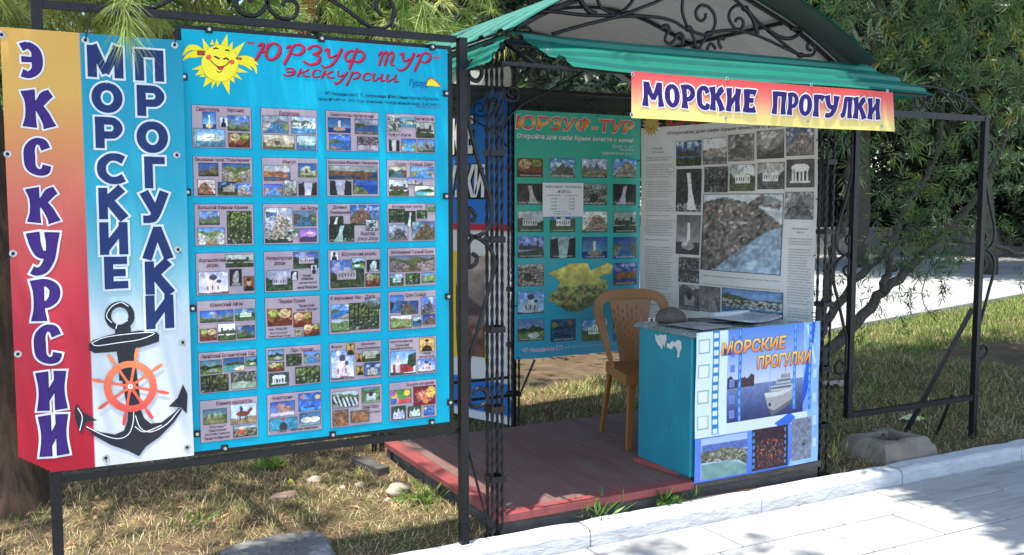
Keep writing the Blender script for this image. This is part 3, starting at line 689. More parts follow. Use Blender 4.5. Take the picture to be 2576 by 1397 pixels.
for ch, bx in [('М', (219, 114, 310, 197)), ('О', (230, 207, 308, 285)), ('Р', (239, 295, 310, 373)), ('С', (244, 386, 314, 463)), ('К', (248, 474, 322, 550)), ('И', (251, 561, 322, 639)), ('Е', (263, 648, 324, 725)),
               ('П', (339, 124, 412, 205)), ('Р', (344, 215, 415, 293)), ('О', (344, 305, 422, 385)), ('Г', (364, 395, 415, 473)), ('У', (352, 484, 425, 560)), ('Л', (359, 572, 434, 650)), ('К', (366, 660, 439, 738)), ('И', (368, 746, 437, 824))]:
    brush_letter(SIG, ch, SIG.box(*bx), NAVY, sign, DKEDGE2, WHITEI2, grow=.085, lift=.0015 + .000002 * bx[1], face=SANS)
# anchor
ANCH = ink(38, 42, 48); ORANGE_W = ink(226, 92, 70); WL = ink(235, 235, 238)
def k2(pts): return [SIG.px(x / 2.95, 473.6 + y / 2.95) for x, y in pts]
def k3(pts): return [SIG.px(x / 2.95, 923.4 + y / 2.95) for x, y in pts]
ring = [(890 + 88 * math.cos(a), 950 + 86 * math.sin(a)) for a in np.linspace(0, 2 * math.pi, 25)]
pl = stroke_quads([(*q, .021) for q in k2(ring)], 2)
pl.append(k2([(855, 1030), (970, 1030), (975, 1090), (855, 1090)]))
pl.append(k2([(660, 1160), (690, 1130), (780, 1100), (860, 1080), (1050, 1058), (1160, 1070), (1183, 1090), (1180, 1140), (1110, 1165), (1000, 1195), (860, 1215), (700, 1225), (662, 1200)]))
pl.append(k2([(865, 1200), (1000, 1190), (1015, 1300), (1010, 1430), (885, 1430), (880, 1300)]))
arm = [(630, 440), (740, 480), (850, 500), (920, 470), (945, 400), (950, 320), (1045, 320), (1070, 380), (1120, 420), (1200, 410), (1290, 340), (1330, 300), (1350, 320), (1290, 410), (1180, 520), (1080, 590), (1030, 660), (950, 620), (830, 580), (700, 510)]
pl.append(k3(arm))
pl.append(k3([(570, 268), (610, 330), (720, 395), (640, 405), (600, 490), (560, 400), (552, 320)]))
pl.append(k3([(1358, 130), (1392, 200), (1385, 345), (1340, 300), (1250, 295), (1320, 230)]))
pl.append(k3([(890, -5), (1010, -5), (1050, 320), (945, 320)]))
v, f = union(pl)
an = SIG.flat('anchor', v, f, .0030, ANCH, sign)
# thin white lines on the anchor
pl = []
for q in (k2([(680, 1150), (790, 1105), (1050, 1075), (1150, 1078), (1040, 1125), (870, 1150), (720, 1170), (680, 1150)]), k2([(955, 880), (900, 850), (830, 880), (790, 950), (830, 1000)]), k2([(860, 1045), (880, 1000), (950, 985)]),
          k3([(640, 440), (760, 500), (870, 530), (950, 500), (985, 420), (992, 330)]), k3([(1335, 310), (1240, 420), (1120, 480), (1040, 450), (1005, 360)]), k3([(1000, 440), (1070, 480), (1200, 430)]), k3([(575, 300), (610, 370), (590, 470)])):
    v, f = union(stroke_quads([(*p, .0028) for p in q], 3)); SIG.flat('anchor_line', v, f, .0036, WL, an)
# ship's wheel over the anchor
cx, cy = 968, 145
pl = stroke_quads([(*q, .024) for q in k3([(cx + 170 * math.cos(a), cy + 165 * math.sin(a)) for a in np.linspace(0, 2 * math.pi, 33)])], 2)
for k in range(8):
    a = k * math.pi / 4 + .18
    pl += stroke_quads([(*q, wv) for q, wv in zip(k3([(cx + r * math.cos(a), cy + r * math.sin(a)) for r in (0, 80, 150, 205, 225, 260, 290)]), (.014, .009, .011, .007, .012, .012, .008))], 2)
pl.append(k3([(cx + 42 * math.cos(a), cy + 42 * math.sin(a)) for a in np.linspace(0, 2 * math.pi, 17)[:-1]]))
v, f = union(pl)
def wheelcol(p):
    t = min(1, max(0, (p[1] - .10) / .30)); return lin(np.array((208, 52, 62)) * (1 - t) + np.array((240, 140, 85)) * t) * .95
wh = SIG.flat('ship_wheel', v, f, .0044, PRINT, sign, cols=np.array([wheelcol(p) for p in v]))
pl = stroke_quads([(*q, .006) for q in k3([(cx + 13 * math.cos(a), cy + 13 * math.sin(a)) for a in np.linspace(0, 2 * math.pi, 13)])], 1)
v, f = union(pl); SIG.flat('wheel_hub', v, f, .0050, WL, wh)

def ring_mesh(mb, c, U, V, N, r0, r1, n=14, th=.0015):
    b = len(mb.v)
    for k in range(n):
        a = 2 * math.pi * k / n; d = U * math.cos(a) + V * math.sin(a)
        mb.v += [tuple(c + d * r1), tuple(c + d * (r0 + r1) / 2 + N * th), tuple(c + d * r0 + N * th * .3)]
    for k in range(n):
        a = b + 3 * k; e = b + 3 * ((k + 1) % n)
        mb.f += [(a, e, e + 1, a + 1), (a + 1, e + 1, e + 2, a + 2)]
def disc(mb, c, U, V, r, n=12):
    b = len(mb.v)
    for k in range(n): a = 2 * math.pi * k / n; mb.v.append(tuple(c + (U * math.cos(a) + V * math.sin(a)) * r))
    mb.f.append(tuple(range(b, b + n)))
EYEH = pmat('eyelet_hole', (.02, .02, .02), rough=.9)
def grommet(sh, x, y, parent, r=.0125, name='grommet'):
    u, v = sh.px(x, y); c = sh.p(u, v, .0012)
    mb = MB(); ring_mesh(mb, c, sh.U, sh.V, sh.N, r * .45, r, 14, .0022)
    o = mb.build(name, STEEL, parent, smooth=True)
    mb = MB(); disc(mb, c - sh.N * .0004, sh.U, sh.V, r * .5); mb.build('eyelet_hole', EYEH, o)
    return c
WIRE = pmat('black_wire', (.015, .015, .017), rough=.5)
def wire(pts, parent, r=.0022, name='tie_wire'): return MB().tube(pts, r, 5).build(name, WIRE, parent, smooth=True)
for (x, y), (tx, tz) in [((215, 101), (.285, 2.262)), ((440, 113), (.565, 2.21)), ((445, 390), (.575, 1.72)), ((448, 628), (.575, 1.37)), ((460, 862), (.575, 1.03)), ((470, 1125), (.575, .66)), ((266, 1152), (.29, .603)), ((4, 88), (None, None)), ((19, 388), (-.03, 1.75)), ((33, 638), (-.03, 1.36)), ((45, 890), (None, None))]:
    c = grommet(SIG, x, y, sign)
    if tx is not None:
        e = Vector((tx, YS + .002, tz)); m = (c + e) / 2 + Vector((0, -.012, 0))
        wire([c + Vector((0, -.003, 0)), m, e], sign)

# ------------------------------------------------------------------ turquoise tour board
BRD = Sheet((.585, YS - .004, .645), (1, 0, 0), (0, 0, 1), 1.06, 1.574)
board = thing('tour_board', (1.115, YS - .004, .645), 'large turquoise board with smiling sun and seven rows of tour picture cards', 'board')
TURQ = pmat('turquoise_print', L3(0, 162, 188), L3(0, 152, 180), rough=.6, spec=.2, scale=3, col3=L3(6, 164, 196), s3=2, w3=(.55, .75))
MB().box((1.115, YS + .0005, 1.432), (1.06, .008, 1.574)).build('backing_sheet', TURQ, board)
CARD = pmat('card_print', L3(168, 154, 160), L3(158, 142, 152), rough=.6, spec=.2, scale=6)
CARDEDGE = ink(28, 56, 110); CAP = ink(96, 26, 52); CAP2 = ink(60, 42, 52)
colx = [(482, 633), (656, 798), (819, 953), (971, 1094)]
cu = [(BRD.px(a, 315)[0], BRD.px(b, 320)[0]) for a, b in colx]
rowv = [(BRD.px(484 + 4.5 * i, t)[1], BRD.px(484 + 4.5 * i, b)[1]) for i, (t, b) in enumerate(zip((263, 392, 513, 637, 757, 887, 1008), (372, 495, 620, 745, 865, 992, 1115)))]
# per card: captions (text, x0, y0, x1, y1) and photos (kind, x0, y0, x1, y1), y from the top of the card
CARDS = [
 [[('Севастополь', .08, .05, .46, .15), ('Херсонес', .58, .05, .88, .16)], [('light', .18, .16, .4, .58), ('statue', .45, .27, .6, .5), ('mount', .59, .22, .96, .58), ('harbour', .03, .55, .54, .97), ('cave', .6, .63, .96, .97)]],
 [[('Балаклава', .32, .06, .68, .18)], [('bay', .03, .18, .48, .6), ('town', .53, .18, .97, .6), ('ruin', .03, .64, .58, .98), ('harbour', .62, .64, .97, .98)]],
 [[('Севастополь героический', .08, .05, .9, .16)], [('light', .04, .17, .46, .54), ('sea', .54, .17, .98, .56), ('rockbw', .06, .58, .46, .97), ('snow', .58, .62, .98, .97)]],
 [[('Бахчисарай', .58, .06, .97, .17), ('Чуфут-Кале', .03, .5, .5, .6)], [('rockbw', .03, .04, .3, .46), ('town', .28, .1, .6, .34), ('castle', .6, .2, .98, .6), ('gorge', .05, .66, .26, .97), ('mount', .3, .64, .6, .97), ('rockbw', .63, .64, .98, .97)]],
 [[('Пещерный город "Эски-Кермен"', .03, .04, .97, .15)], [('mount', .09, .17, .42, .5), ('canyon', .48, .17, .95, .64), ('rockbw', .07, .58, .36, .97), ('palace', .4, .64, .74, .97), ('rockbw', .73, .68, .97, .97)]],
 [[('Мангуп', .36, .06, .6, .18)], [('headland', .03, .2, .5, .6), ('ruin', .64, .14, .97, .5), ('bay', .03, .68, .36, .97), ('cliff', .38, .58, .6, .97), ('gorge', .64, .62, .97, .97)]],
 [[('Балаклава-Фиолент-Инкерман', .03, .05, .97, .16)], [('headland', .04, .18, .96, .54), ('rockbw', .06, .55, .46, .96), ('bluehead', .49, .55, .96, .92)]],
 [[('Судак - Новый Свет', .16, .06, .95, .18)], [('mount', .04, .18, .4, .48), ('bay', .48, .18, .97, .5), ('castle', .04, .54, .44, .97), ('ruin', .42, .46, .72, .68), ('waterfront', .56, .7, .97, .97)]],
 [[('Большой Каньон Крыма', .06, .04, .9, .15)], [('mount', .08, .18, .42, .5), ('forest', .54, .18, .96, .96), ('canyon', .05, .57, .5, .97)]],
 [[('Ай-Петри', .66, .07, .98, .18)], [('cliff', .03, .1, .52, .96), ('sea', .05, .13, .24, .34), ('bay', .54, .18, .95, .56), ('rockbw', .4, .62, .62, .82), ('sunset', .64, .62, .95, .95)]],
 [[('Долина', .1, .05, .36, .15), ('Привидений', .04, .18, .42, .28), ('Водопад', .62, .72, .9, .83), ('Джур-Джур', .56, .85, .96, .96)], [('cliff', .43, .04, .98, .56), ('fall', .05, .32, .3, .6), ('fall', .03, .52, .5, .97), ('rockbw', .72, .42, .97, .7)]],
 [[('Боткинская тропа', .1, .04, .72, .14)], [('forest', .03, .14, .36, .5), ('fall', .36, .2, .58, .62), ('forest', .6, .18, .82, .4), ('slope', .79, .03, .99, .22), ('mount', .03, .56, .42, .96), ('cliff', .5, .48, .97, .96)]],
 [[('Воронцовский', .06, .12, .5, .24), ('дворец', .18, .26, .38, .36)], [('castle', .5, .05, .98, .36), ('church', .04, .44, .54, .97), ('lion', .56, .4, .77, .8), ('portrait', .8, .58, .98, .93)]],
 [[('Императорские', .04, .12, .5, .24), ('дворцы', .18, .26, .38, .36), ('Летние', .68, .58, .84, .65), ('резиденции', .66, .67, .88, .74), ('императорской', .62, .76, .94, .83), ('семьи Романовых', .58, .86, .96, .94)], [('palace', .52, .03, .98, .44), ('palace', .03, .46, .5, .96), ('lion', .47, .5, .6, .72), ('statue', .83, .36, .95, .58)]],
 [[('Юсуповский дворец', .26, .07, .92, .19)], [('statue', .04, .03, .2, .3), ('palace', .04, .26, .68, .96), ('garden', .44, .22, .7, .48), ('lion', .73, .28, .98, .58), ('cave', .7, .63, .98, .96)]],
 [[('Заповедный Горный Крым', .06, .06, .95, .17)], [('canyon', .04, .2, .97, .62), ('palace', .04, .66, .32, .97), ('forest', .36, .66, .66, .95), ('slope', .7, .66, .97, .92)]],
 [[('Крымский Афон', .22, .06, .78, .18)], [('mount', .05, .24, .61, .52), ('palace', .64, .24, .98, .52), ('cave', .04, .66, .32, .94), ('castle', .34, .56, .64, .96), ('mount', .66, .64, .97, .94)]],
 [[('Пещеры Крыма', .24, .06, .72, .18), ('"Кизил-Коба -', .6, .2, .92, .28), ('пещера "Красная"', .56, .3, .95, .38), ('пещ. Чатыр-Даг', .06, .74, .4, .81), ('"Долгоруковская"', .08, .84, .4, .9), ('"Эмине-Баир-Хосар"', .04, .92, .46, .98)], [('cave', .04, .28, .48, .7), ('cave', .5, .4, .84, .76), ('rockbw', .52, .8, .66, .97), ('cave', .68, .7, .98, .99)]],
 [[('К вершине Аю - Дага', .03, .05, .88, .17)], [('sea', .04, .26, .38, .6), ('garden', .38, .24, .96, .92), ('mount', .7, .14, .98, .42), ('slope', .04, .62, .38, .94)]],
 [[('Храм Солнца', .34, .06, .78, .18)], [('mount', .04, .1, .32, .55), ('rockbw', .26, .26, .62, .6), ('stone', .68, .18, .97, .65), ('slope', .04, .62, .48, .96), ('sea', .5, .68, .68, .93), ('rockbw', .71, .65, .97, .9)]],
 [[('Никитский Ботанический Сад', .05, .05, .96, .17)], [('garden', .03, .2, .4, .53), ('waterfront', .42, .18, .78, .5), ('garden', .8, .18, .99, .42), ('garden', .03, .56, .5, .97), ('snow', .54, .54, .98, .95)]],
 [[('Парк Парадиз', .44, .06, .86, .18)], [('garden', .04, .06, .32, .34), ('forest', .36, .2, .64, .5), ('bay', .68, .16, .97, .46), ('cave', .03, .38, .32, .6), ('rotunda', .04, .64, .4, .97), ('garden', .52, .54, .97, .96)]],
 [[('Форос', .04, .06, .24, .16), ('Православные', .6, .05, .88, .13), ('храмы Южнобережья', .52, .16, .97, .24)], [('church', .03, .2, .46, .95), ('icon', .32, .03, .48, .34), ('icon', .5, .32, .62, .54), ('palace', .62, .26, .97, .55), ('icon', .5, .64, .66, .88), ('church', .66, .58, .97, .92)]],
 [[('Свято-Георгиевский', .03, .05, .5, .13), ('Топловский', .14, .15, .42, .22), ('женский монастырь', .03, .24, .5, .31), ('Архив', .72, .42, .88, .49), ('Святой Луки', .62, .51, .94, .58)], [('redchurch', .03, .34, .56, .97), ('icon', .64, .04, .95, .4), ('church', .6, .6, .97, .95)]],
 [[('Конные маршруты', .28, .05, .9, .17), ('"Мустанг"', .16, .62, .44, .69), ('"Пристальная"', .14, .7, .46, .77), ('Золотая подкова', .08, .78, .5, .85), ('"Кизил-Кобинская"', .06, .87, .52, .94)], [('riders', .06, .22, .46, .58), ('horse', .52, .16, .97, .64), ('folk', .56, .68, .97, .95)]],
 [[('Акватория', .08, .06, .46, .17), ('Театр', .18, .9, .34, .97), ('морских животных', .42, .9, .92, .97)], [('walrus', .06, .2, .5, .56), ('dolphin', .57, .06, .98, .5), ('seal', .03, .6, .54, .9), ('beluga', .58, .54, .97, .86)]],
 [[('Поляна Сказок', .6, .5, .94, .6), ('Зоопарк', .74, .66, .97, .74)], [('zebra', .04, .1, .54, .52), ('hut', .6, .06, .96, .46), ('giraffe', .04, .56, .34, .96), ('tigers', .38, .62, .74, .92)]],
 [[('Алушта вечерняя', .36, .05, .94, .15)], [('toys', .03, .2, .46, .56), ('fish', .5, .16, .97, .66), ('model', .04, .62, .34, .97), ('model', .38, .66, .66, .95), ('dolphin', .72, .7, .94, .94)]],
]
for i, (caps, phs) in enumerate(CARDS):
    r, c = divmod(i, 4); u0, u1 = cu[c]; v1, v0 = rowv[r]
    card = BRD.rect('tour_card', u0 + .0016, v0 + .0016, u1 - .0016, v1 - .0016, .0012, CARD, board)
    BRD.rect('card_border', u0, v0, u1, v1, .0006, CARDEDGE, card)
    W_, H_ = u1 - u0, v1 - v0
    for j, (t, a, b, c_, d) in enumerate(caps):
        BRD.word('caption', t, (u0 + a * W_, v1 - d * H_, u0 + c_ * W_, v1 - b * H_), .0024, CAP2 if j > 1 else CAP, card, bold=.012, shear=.22, res=1)
    for j, (kd, a, b, c_, d) in enumerate(phs):
        if kd == 'rockbw' and (i * 3 + j) % 3: kd = ('ruin', 'canyon', 'cliff', 'gorge', 'sea', 'hut')[(i * 5 + j * 3) % 6]
        elif kd == 'mount' and i % 2: kd = ('stone', 'bay', 'headland')[(i + j) % 3]
        elif kd == 'garden' and j % 2: kd = 'forest'
        photo(BRD, (u0 + a * W_, v1 - d * H_, u0 + c_ * W_, v1 - b * H_), kd, i * 17 + j * 5 + 3, card, lift=.0018 + .0005 * (j + 1))
# title in script
CRIM, CRIMD = ink(196, 28, 72), ink(96, 12, 40)
SCR = {
 'Ю': (1.15, [[(.0,.72,.03),(.12,.86,.11),(.22,.80,.09),(.14,.40,.10),(.02,.0,.10)], [(.13,.42,.06),(.40,.50,.06)], [(.62,.95,.07),(.42,.75,.12),(.40,.30,.12),(.62,.05,.08),(.90,.30,.13),(.92,.75,.12),(.66,.95,.07),(.36,.85,.03)]]),
 'Р': (.85, [[(.02,.72,.03),(.14,.84,.11),(.26,.80,.09),(.20,.40,.11),(.08,-.08,.12)], [(.24,.72,.06),(.42,.96,.08),(.70,.92,.10),(.78,.65,.12),(.58,.42,.08),(.30,.46,.04)]]),
 'З': (.8, [[(.10,.78,.10),(.30,.96,.08),(.60,.92,.10),(.62,.66,.12),(.34,.52,.06),(.64,.42,.10),(.66,.12,.13),(.36,-.06,.08),(.04,.08,.10)]]),
 'У': (.85, [[(.02,.76,.05),(.16,.84,.12),(.20,.55,.11),(.34,.40,.07),(.62,.60,.05)], [(.74,.88,.12),(.64,.45,.11),(.46,.02,.09),(.20,-.16,.07),(.02,-.06,.06)]]),
 'Ф': (1.05, [[(.56,1.0,.06),(.50,.55,.11),(.40,-.12,.12)], [(.54,.80,.06),(.30,.84,.08),(.10,.58,.12),(.22,.28,.09),(.50,.38,.05)], [(.56,.80,.06),(.80,.86,.08),(.96,.60,.12),(.80,.28,.09),(.50,.30,.05)]]),
 'Т': (1.1, [[(.02,.62,.04),(.14,.84,.08),(.20,.60,.11),(.14,.10,.10)], [(.18,.60,.05),(.40,.86,.08),(.48,.60,.11),(.42,.10,.10)], [(.46,.60,.05),(.70,.88,.08),(.80,.60,.11),(.74,.20,.09),(.92,.10,.05)]]),
}
SCR['т'] = (SCR['Т'][0], SCR['Т'][1])
SCR.update({
 'э': (.75, [[(.10,.80,.08),(.36,.95,.07),(.60,.70,.12),(.56,.25,.12),(.30,.02,.08),(.04,.14,.09)], [(.20,.50,.07),(.58,.54,.07)]]),
 'к': (.8, [[(.16,.95,.10),(.14,.5,.11),(.08,.05,.11)], [(.16,.42,.06),(.40,.62,.08),(.62,.90,.11)], [(.30,.56,.07),(.46,.20,.11),(.66,.06,.07),(.80,.18,.05)]]),
 'с': (.6, [[(.52,.82,.10),(.34,.96,.07),(.14,.70,.11),(.12,.30,.12),(.32,.05,.08),(.56,.20,.05)]]),
 'у': (.8, [[(.12,.95,.10),(.14,.60,.10),(.30,.34,.07),(.58,.60,.05)], [(.70,.95,.11),(.60,.40,.11),(.40,-.30,.12),(.18,-.62,.09),(.08,-.40,.06)]]),
 'р': (.8, [[(.18,.95,.10),(.14,.30,.11),(.02,-.65,.13)], [(.18,.60,.06),(.40,.95,.08),(.66,.80,.11),(.60,.30,.11),(.34,.10,.07)]]),
 'и': (.85, [[(.14,.95,.11),(.10,.35,.11),(.24,.06,.08),(.52,.50,.05)], [(.64,.95,.11),(.60,.35,.11),(.70,.06,.08),(.86,.20,.05)]]),
})
def script_word(sh, word, box, parent, m1, m2, shear=.18, gap=.02, lift=.0012):
    tot = sum(SCR[c][0] + gap for c in word if c != ' ') + .45 * word.count(' ')
    u0, v0, u1, v1 = box; k = (u1 - u0) / (tot + shear); hgt = v1 - v0; x = 0
    for c in word:
        if c == ' ': x += .45; continue
        w, st = SCR[c]
        def lay(g, dx, dy):
            pl = []
            for s in st: pl += stroke_quads([(u0 + (x + a + b * shear) * k + dx, v0 + b * hgt + dy, wd * 1.05 * (k + hgt) / 2) for a, b, wd in s], 6, g, True)
            return union(pl, 1e-6)
        v, f = lay(0, 0, 0); o = sh.flat('script_letter', v, f, lift + .0012, m1, parent)
        v, f = lay(.0012, .0022, -.0022); sh.flat('letter_shadow', v, f, lift, m2, o)
        x += w + gap
def slant_box(sh, x0, y0, x1, y1, xr, yr0):
    a = sh.px(x0, y0); b = sh.px(x0, y1); c = sh.px(x1, y0); return a[0], b[1], c[0], a[1]
script_word(BRD, 'ЮРЗУФ', (BRD.px(640, 100)[0], BRD.px(640, 150)[1], BRD.px(925, 130)[0], BRD.px(640, 102)[1]), board, CRIM, CRIMD)
script_word(BRD, 'тУР', (BRD.px(945, 130)[0], BRD.px(945, 166)[1], BRD.px(1088, 150)[0], BRD.px(945, 122)[1]), board, CRIM, CRIMD)
script_word(BRD, 'экскурсии', (BRD.px(710, 180)[0], BRD.px(710, 190)[1], BRD.px(1005, 200)[0], BRD.px(710, 169)[1]), board, CRIM, CRIMD, shear=.12)
for t, bx in (('“', (622, 104, 640, 113)), ('”', (1090, 142, 1107, 150))):
    BRD.word('quote_mark', t, BRD.box(*bx), .002, CRIM, board, bold=.03, shear=.2)
for t, x0, x1, y in (('ИП Нещадимова Е. П., разрешение №446 Министерство Курортов,', 818, 1105, 236), ('св-во № 0497 от  2016 года (основано экскурсионное бюро 12.04.2000 г.)', 800, 1107, 250)):
    uL, vL = BRD.px(x0, y); uR = BRD.px(x1, y + 12)[0]; BRD.word('fine_print', t, (uL, vL - .0085, uR, vL + .0085), .0014, ink(20, 48, 96), board, bold=.006, res=1)
uL, vL = BRD.px(1045, 268); uR = BRD.px(1105, 272)[0]
BRD.word('fine_print', 'сайт: www.yurzuf-tur.ru', (uL, vL - .006, uR, vL + .004), .0014, ink(110, 30, 80), board, bold=.006, res=1)
# small boat emblem with a place name
em = BRD.word('emblem_lettering', 'Гурзуф', BRD.box(1029, 200, 1078, 224), .002, ink(18, 70, 160), board, bold=.012, shear=.35)
sail = [BRD.px(*q) for q in ((1072, 216), (1076, 203), (1086, 198), (1098, 208), (1109, 219), (1090, 217))]
v, f = union([sail]); o = BRD.flat('emblem_sail', v, f, .0026, ink(238, 214, 50), board)
v, f = union(stroke_quads([(*BRD.px(*q), .004) for q in ((1074, 204), (1082, 197), (1094, 203), (1109, 218))], 4)); BRD.flat('emblem_sail_edge', v, f, .0032, ink(196, 70, 40), o)
v, f = union(stroke_quads([(*BRD.px(*q), .005) for q in ((1040, 225), (1056, 231), (1072, 222))], 4)); BRD.flat('emblem_wave', v, f, .0014, ink(60, 130, 215), o)
# smiling sun
def sp(x, y): return BRD.px(560 / 1.267 + x / 2.116 / 1.267, y / 2.116 / 1.267)
YEL, YEL2, RUST = ink(240, 222, 40), ink(222, 190, 36), ink(150, 72, 36)
sc = (297, 428); R = 124
spikes = [[(180, 257), (235, 330), (190, 350)], [(232, 300), (246, 268), (262, 306)], [(262, 308), (276, 262), (292, 305)], [(300, 308), (347, 230), (352, 318)], [(350, 320), (384, 282), (382, 340)], [(370, 345), (468, 282), (412, 385)],
          [(195, 470), (105, 470), (190, 430)], [(178, 450), (130, 510), (190, 500)], [(185, 500), (155, 518), (205, 520)], [(205, 520), (185, 590), (250, 545)], [(245, 545), (240, 600), (275, 550)], [(272, 550), (280, 590), (305, 552)], [(310, 552), (362, 642), (365, 535)], [(362, 535), (398, 562), (390, 515)], [(388, 515), (448, 540), (405, 490)], [(408, 490), (490, 490), (418, 455)], [(415, 430), (455, 445), (416, 400)]]
pl = [[sp(*q) for q in t] for t in spikes]
for hair in ([(190, 355, .012), (140, 325, .02), (90, 325, .018), (45, 375, .003)], [(190, 365, .012), (130, 360, .018), (80, 380, .014), (50, 410, .003)], [(190, 372, .010), (140, 375, .014), (100, 390, .003)],
             [(415, 395, .012), (470, 395, .02), (520, 410, .018), (555, 440, .003)], [(415, 405, .012), (480, 420, .018), (530, 450, .014), (545, 498, .003)], [(415, 408, .010), (470, 435, .014), (515, 475, .003)]):
    pl += stroke_quads([(*sp(a, b), w) for a, b, w in hair], 5)
v, f = union(pl, 1e-6); sunp = BRD.flat('sun_rays', v, f, .0010, YEL, board)
circ = [sp(sc[0] + R * math.cos(a), sc[1] + R * math.sin(a)) for a in np.linspace(0, 2 * math.pi, 41)[:-1]]
v, f = union([circ]); face = BRD.flat('sun_face', v, f, .0020, ink(244, 228, 60), board)
v, f = union(stroke_quads([(*p, .0018) for p in circ + [circ[0]]], 1)); BRD.flat('face_outline', v, f, .0026, YEL2, face)
for cx, cy, rx, ry in ((222, 388, 19, 18), (378, 420, 18, 17)):
    v, f = union([[sp(cx + rx * math.cos(a), cy + ry * math.sin(a)) for a in np.linspace(0, 2 * math.pi, 17)[:-1]]]); BRD.flat('cheek', v, f, .0026, ink(226, 92, 60), face)
BRN = ink(80, 48, 30)
for q, w in (([(235, 410), (265, 440), (300, 452), (340, 440), (362, 415)], .0032), ([(262, 384), (275, 388), (290, 398)], .006), ([(325, 400), (340, 394), (352, 404)], .006), ([(258, 330), (270, 326), (282, 330)], .0055), ([(338, 342), (348, 338), (358, 344)], .0055), ([(275, 480), (295, 490), (310, 478)], .0025), ([(150, 350), (190, 352)], .009), ([(152, 366), (190, 368)], .009), ([(412, 395), (438, 398)], .009)):
    v, f = union(stroke_quads([(*sp(*p), w) for p in q], 4, 0, True)); BRD.flat('face_line', v, f, .0032, RUST if w == .009 else BRN, face)
v, f = union([[sp(*q) for q in ((272, 447), (300, 453), (330, 445), (318, 470), (298, 476), (282, 466))]]); BRD.flat('mouth', v, f, .0030, ink(200, 60, 60), face)
# clips with bolts round the rim
for k, (x, y) in enumerate([(525, 75), (808, 98), (1086, 119), (462, 194), (471, 484), (484, 776), (495, 1091), (1121, 236), (1121, 494), (1126, 746), (1131, 1012), (565, 1127), (836, 1093), (1085, 1062)]):
    u, v = BRD.px(x, y); c = BRD.p(u, v, .004)
    cl = MB().box(c, (.026, .006, .026), bev=.001).build('clip', IRON, board)
    mb = MB(); mb.tube([c + Vector((0, -.003, 0)), c + Vector((0, -.009, 0))], .0065, 8); mb.build('bolt', STEEL, cl)
# ------------------------------------------------------------------ wooden platform
RED = pmat('worn_red_floor', (0.205, 0.088, 0.074), (0.145, 0.070, 0.060), rough=.65, scale=6, bump=.3, bscale=50, col3=(0.18, 0.115, 0.10), s3=3.5, w3=(.42, .6), stretch=(3, .6, 1))
REDE = pmat('red_edge_paint', (0.30, 0.06, 0.055), (0.22, 0.05, 0.05), rough=.55, scale=8, bump=.2, col3=(.16, .10, .085), s3=9, w3=(.58, .7))
OLDW = pmat('dark_old_timber', (0.055, 0.05, 0.045), (0.10, 0.09, 0.08), rough=.85, scale=10, bump=.5, stretch=(1, 1, 4), col3=(.14, .13, .12), s3=6, w3=(.55, .75))
PX0, PX1, PY0, PY1, PZ = 1.93, 3.94, 3.785, 5.30, .15
plat = thing('wooden_platform', (2.93, 4.54, SOIL_Z), 'low wooden platform with worn red boards under the kiosk', 'platform')
seams = [PX0 + .095, 2.28, 2.60, 2.92, 3.24, 3.56, PX1 - .01]
for i, (a, b) in enumerate(zip(seams[:-1], seams[1:])):
    MB().box(((a + b) / 2, (PY0 + .07 + PY1) / 2, PZ - .0125 + random.uniform(-.0015, .0015)), (b - a - .005, PY1 - PY0 - .074, .025), bev=.002).build('deck_plank', RED, plat)
MB().box((PX0 + .045, (PY0 + .07 + PY1) / 2, PZ - .010), (.085, PY1 - PY0 - .074, .034), bev=.003).build('edge_board', REDE, plat)
MB().box(((PX0 + 3.05) / 2, PY0 + .033, PZ - .010), (3.05 - PX0, .064, .040), bev=.003).build('edge_board', REDE, plat)
MB().box(((3.054 + PX1) / 2, PY0 + .036, PZ - .014), (PX1 - 3.054, .060, .034), bev=.003).build('edge_board', OLDW, plat)
for y in (PY0 + .05, (PY0 + PY1) / 2, PY1 - .05):
    MB().box(((PX0 + PX1) / 2, y, .078), (PX1 - PX0 - .02, .06, .084), bev=.004).build('floor_beam', OLDW, plat)
for x in (PX0 + .05, PX1 - .05):
    MB().box((x, (PY0 + PY1) / 2, .077), (.05, PY1 - PY0 - .17, .080), bev=.004).build('floor_beam', OLDW, plat)
MB().box((3.06, 4.06, PZ + .016), (.07, .40, .030), Matrix.Rotation(math.radians(8), 3, 'Z'), bev=.004).build('red_batten', REDE, plat)

# ------------------------------------------------------------------ kiosk
kiosk = thing('kiosk', (2.95, 4.6, SOIL_Z), 'open iron kiosk with green corrugated arched roof and scrollwork gable', 'kiosk')
def lattice_post(x, y, z0, z1, s=.050):
    p = bpy.data.objects.new('post', None); COL.objects.link(p); p.parent = kiosk
    p.empty_display_size = .05
    for dx in (-1, 1):
        for dy in (-1, 1):
            n = int((z1 - z0) / .011)
            pts = [(x + dx * s / 2, y + dy * s / 2, z0 + (z1 - z0) * k / n) for k in range(n + 1)]
            MB().tube(pts, .0082, 4, twist=.30).build('twisted_bar', IRON, p)
    for z in (z0 + .012, .34, .66, 1.02, 1.42, 1.80, z1 - .02):
        mb = MB()
        for dx, dy, sx, sy in ((0, -1, s + .022, .005), (0, 1, s + .022, .005), (-1, 0, .005, s + .012), (1, 0, .005, s + .012)):
            mb.box((x + dx * (s / 2 + .0105), y + dy * (s / 2 + .0105), z), (sx, sy, .026))
        tag(mb.build('clamp_band', IRON, p), kind='stuff')
    return p
FLX, FRX, FY, BY = 1.905, 3.975, 3.80, 5.40
for x, y in ((FLX, FY - .02), (FRX, FY + .04), (1.93, BY), (2.86, BY), (FRX + .02, BY)):
    lattice_post(x, y, SOIL_Z - .01, 2.28)
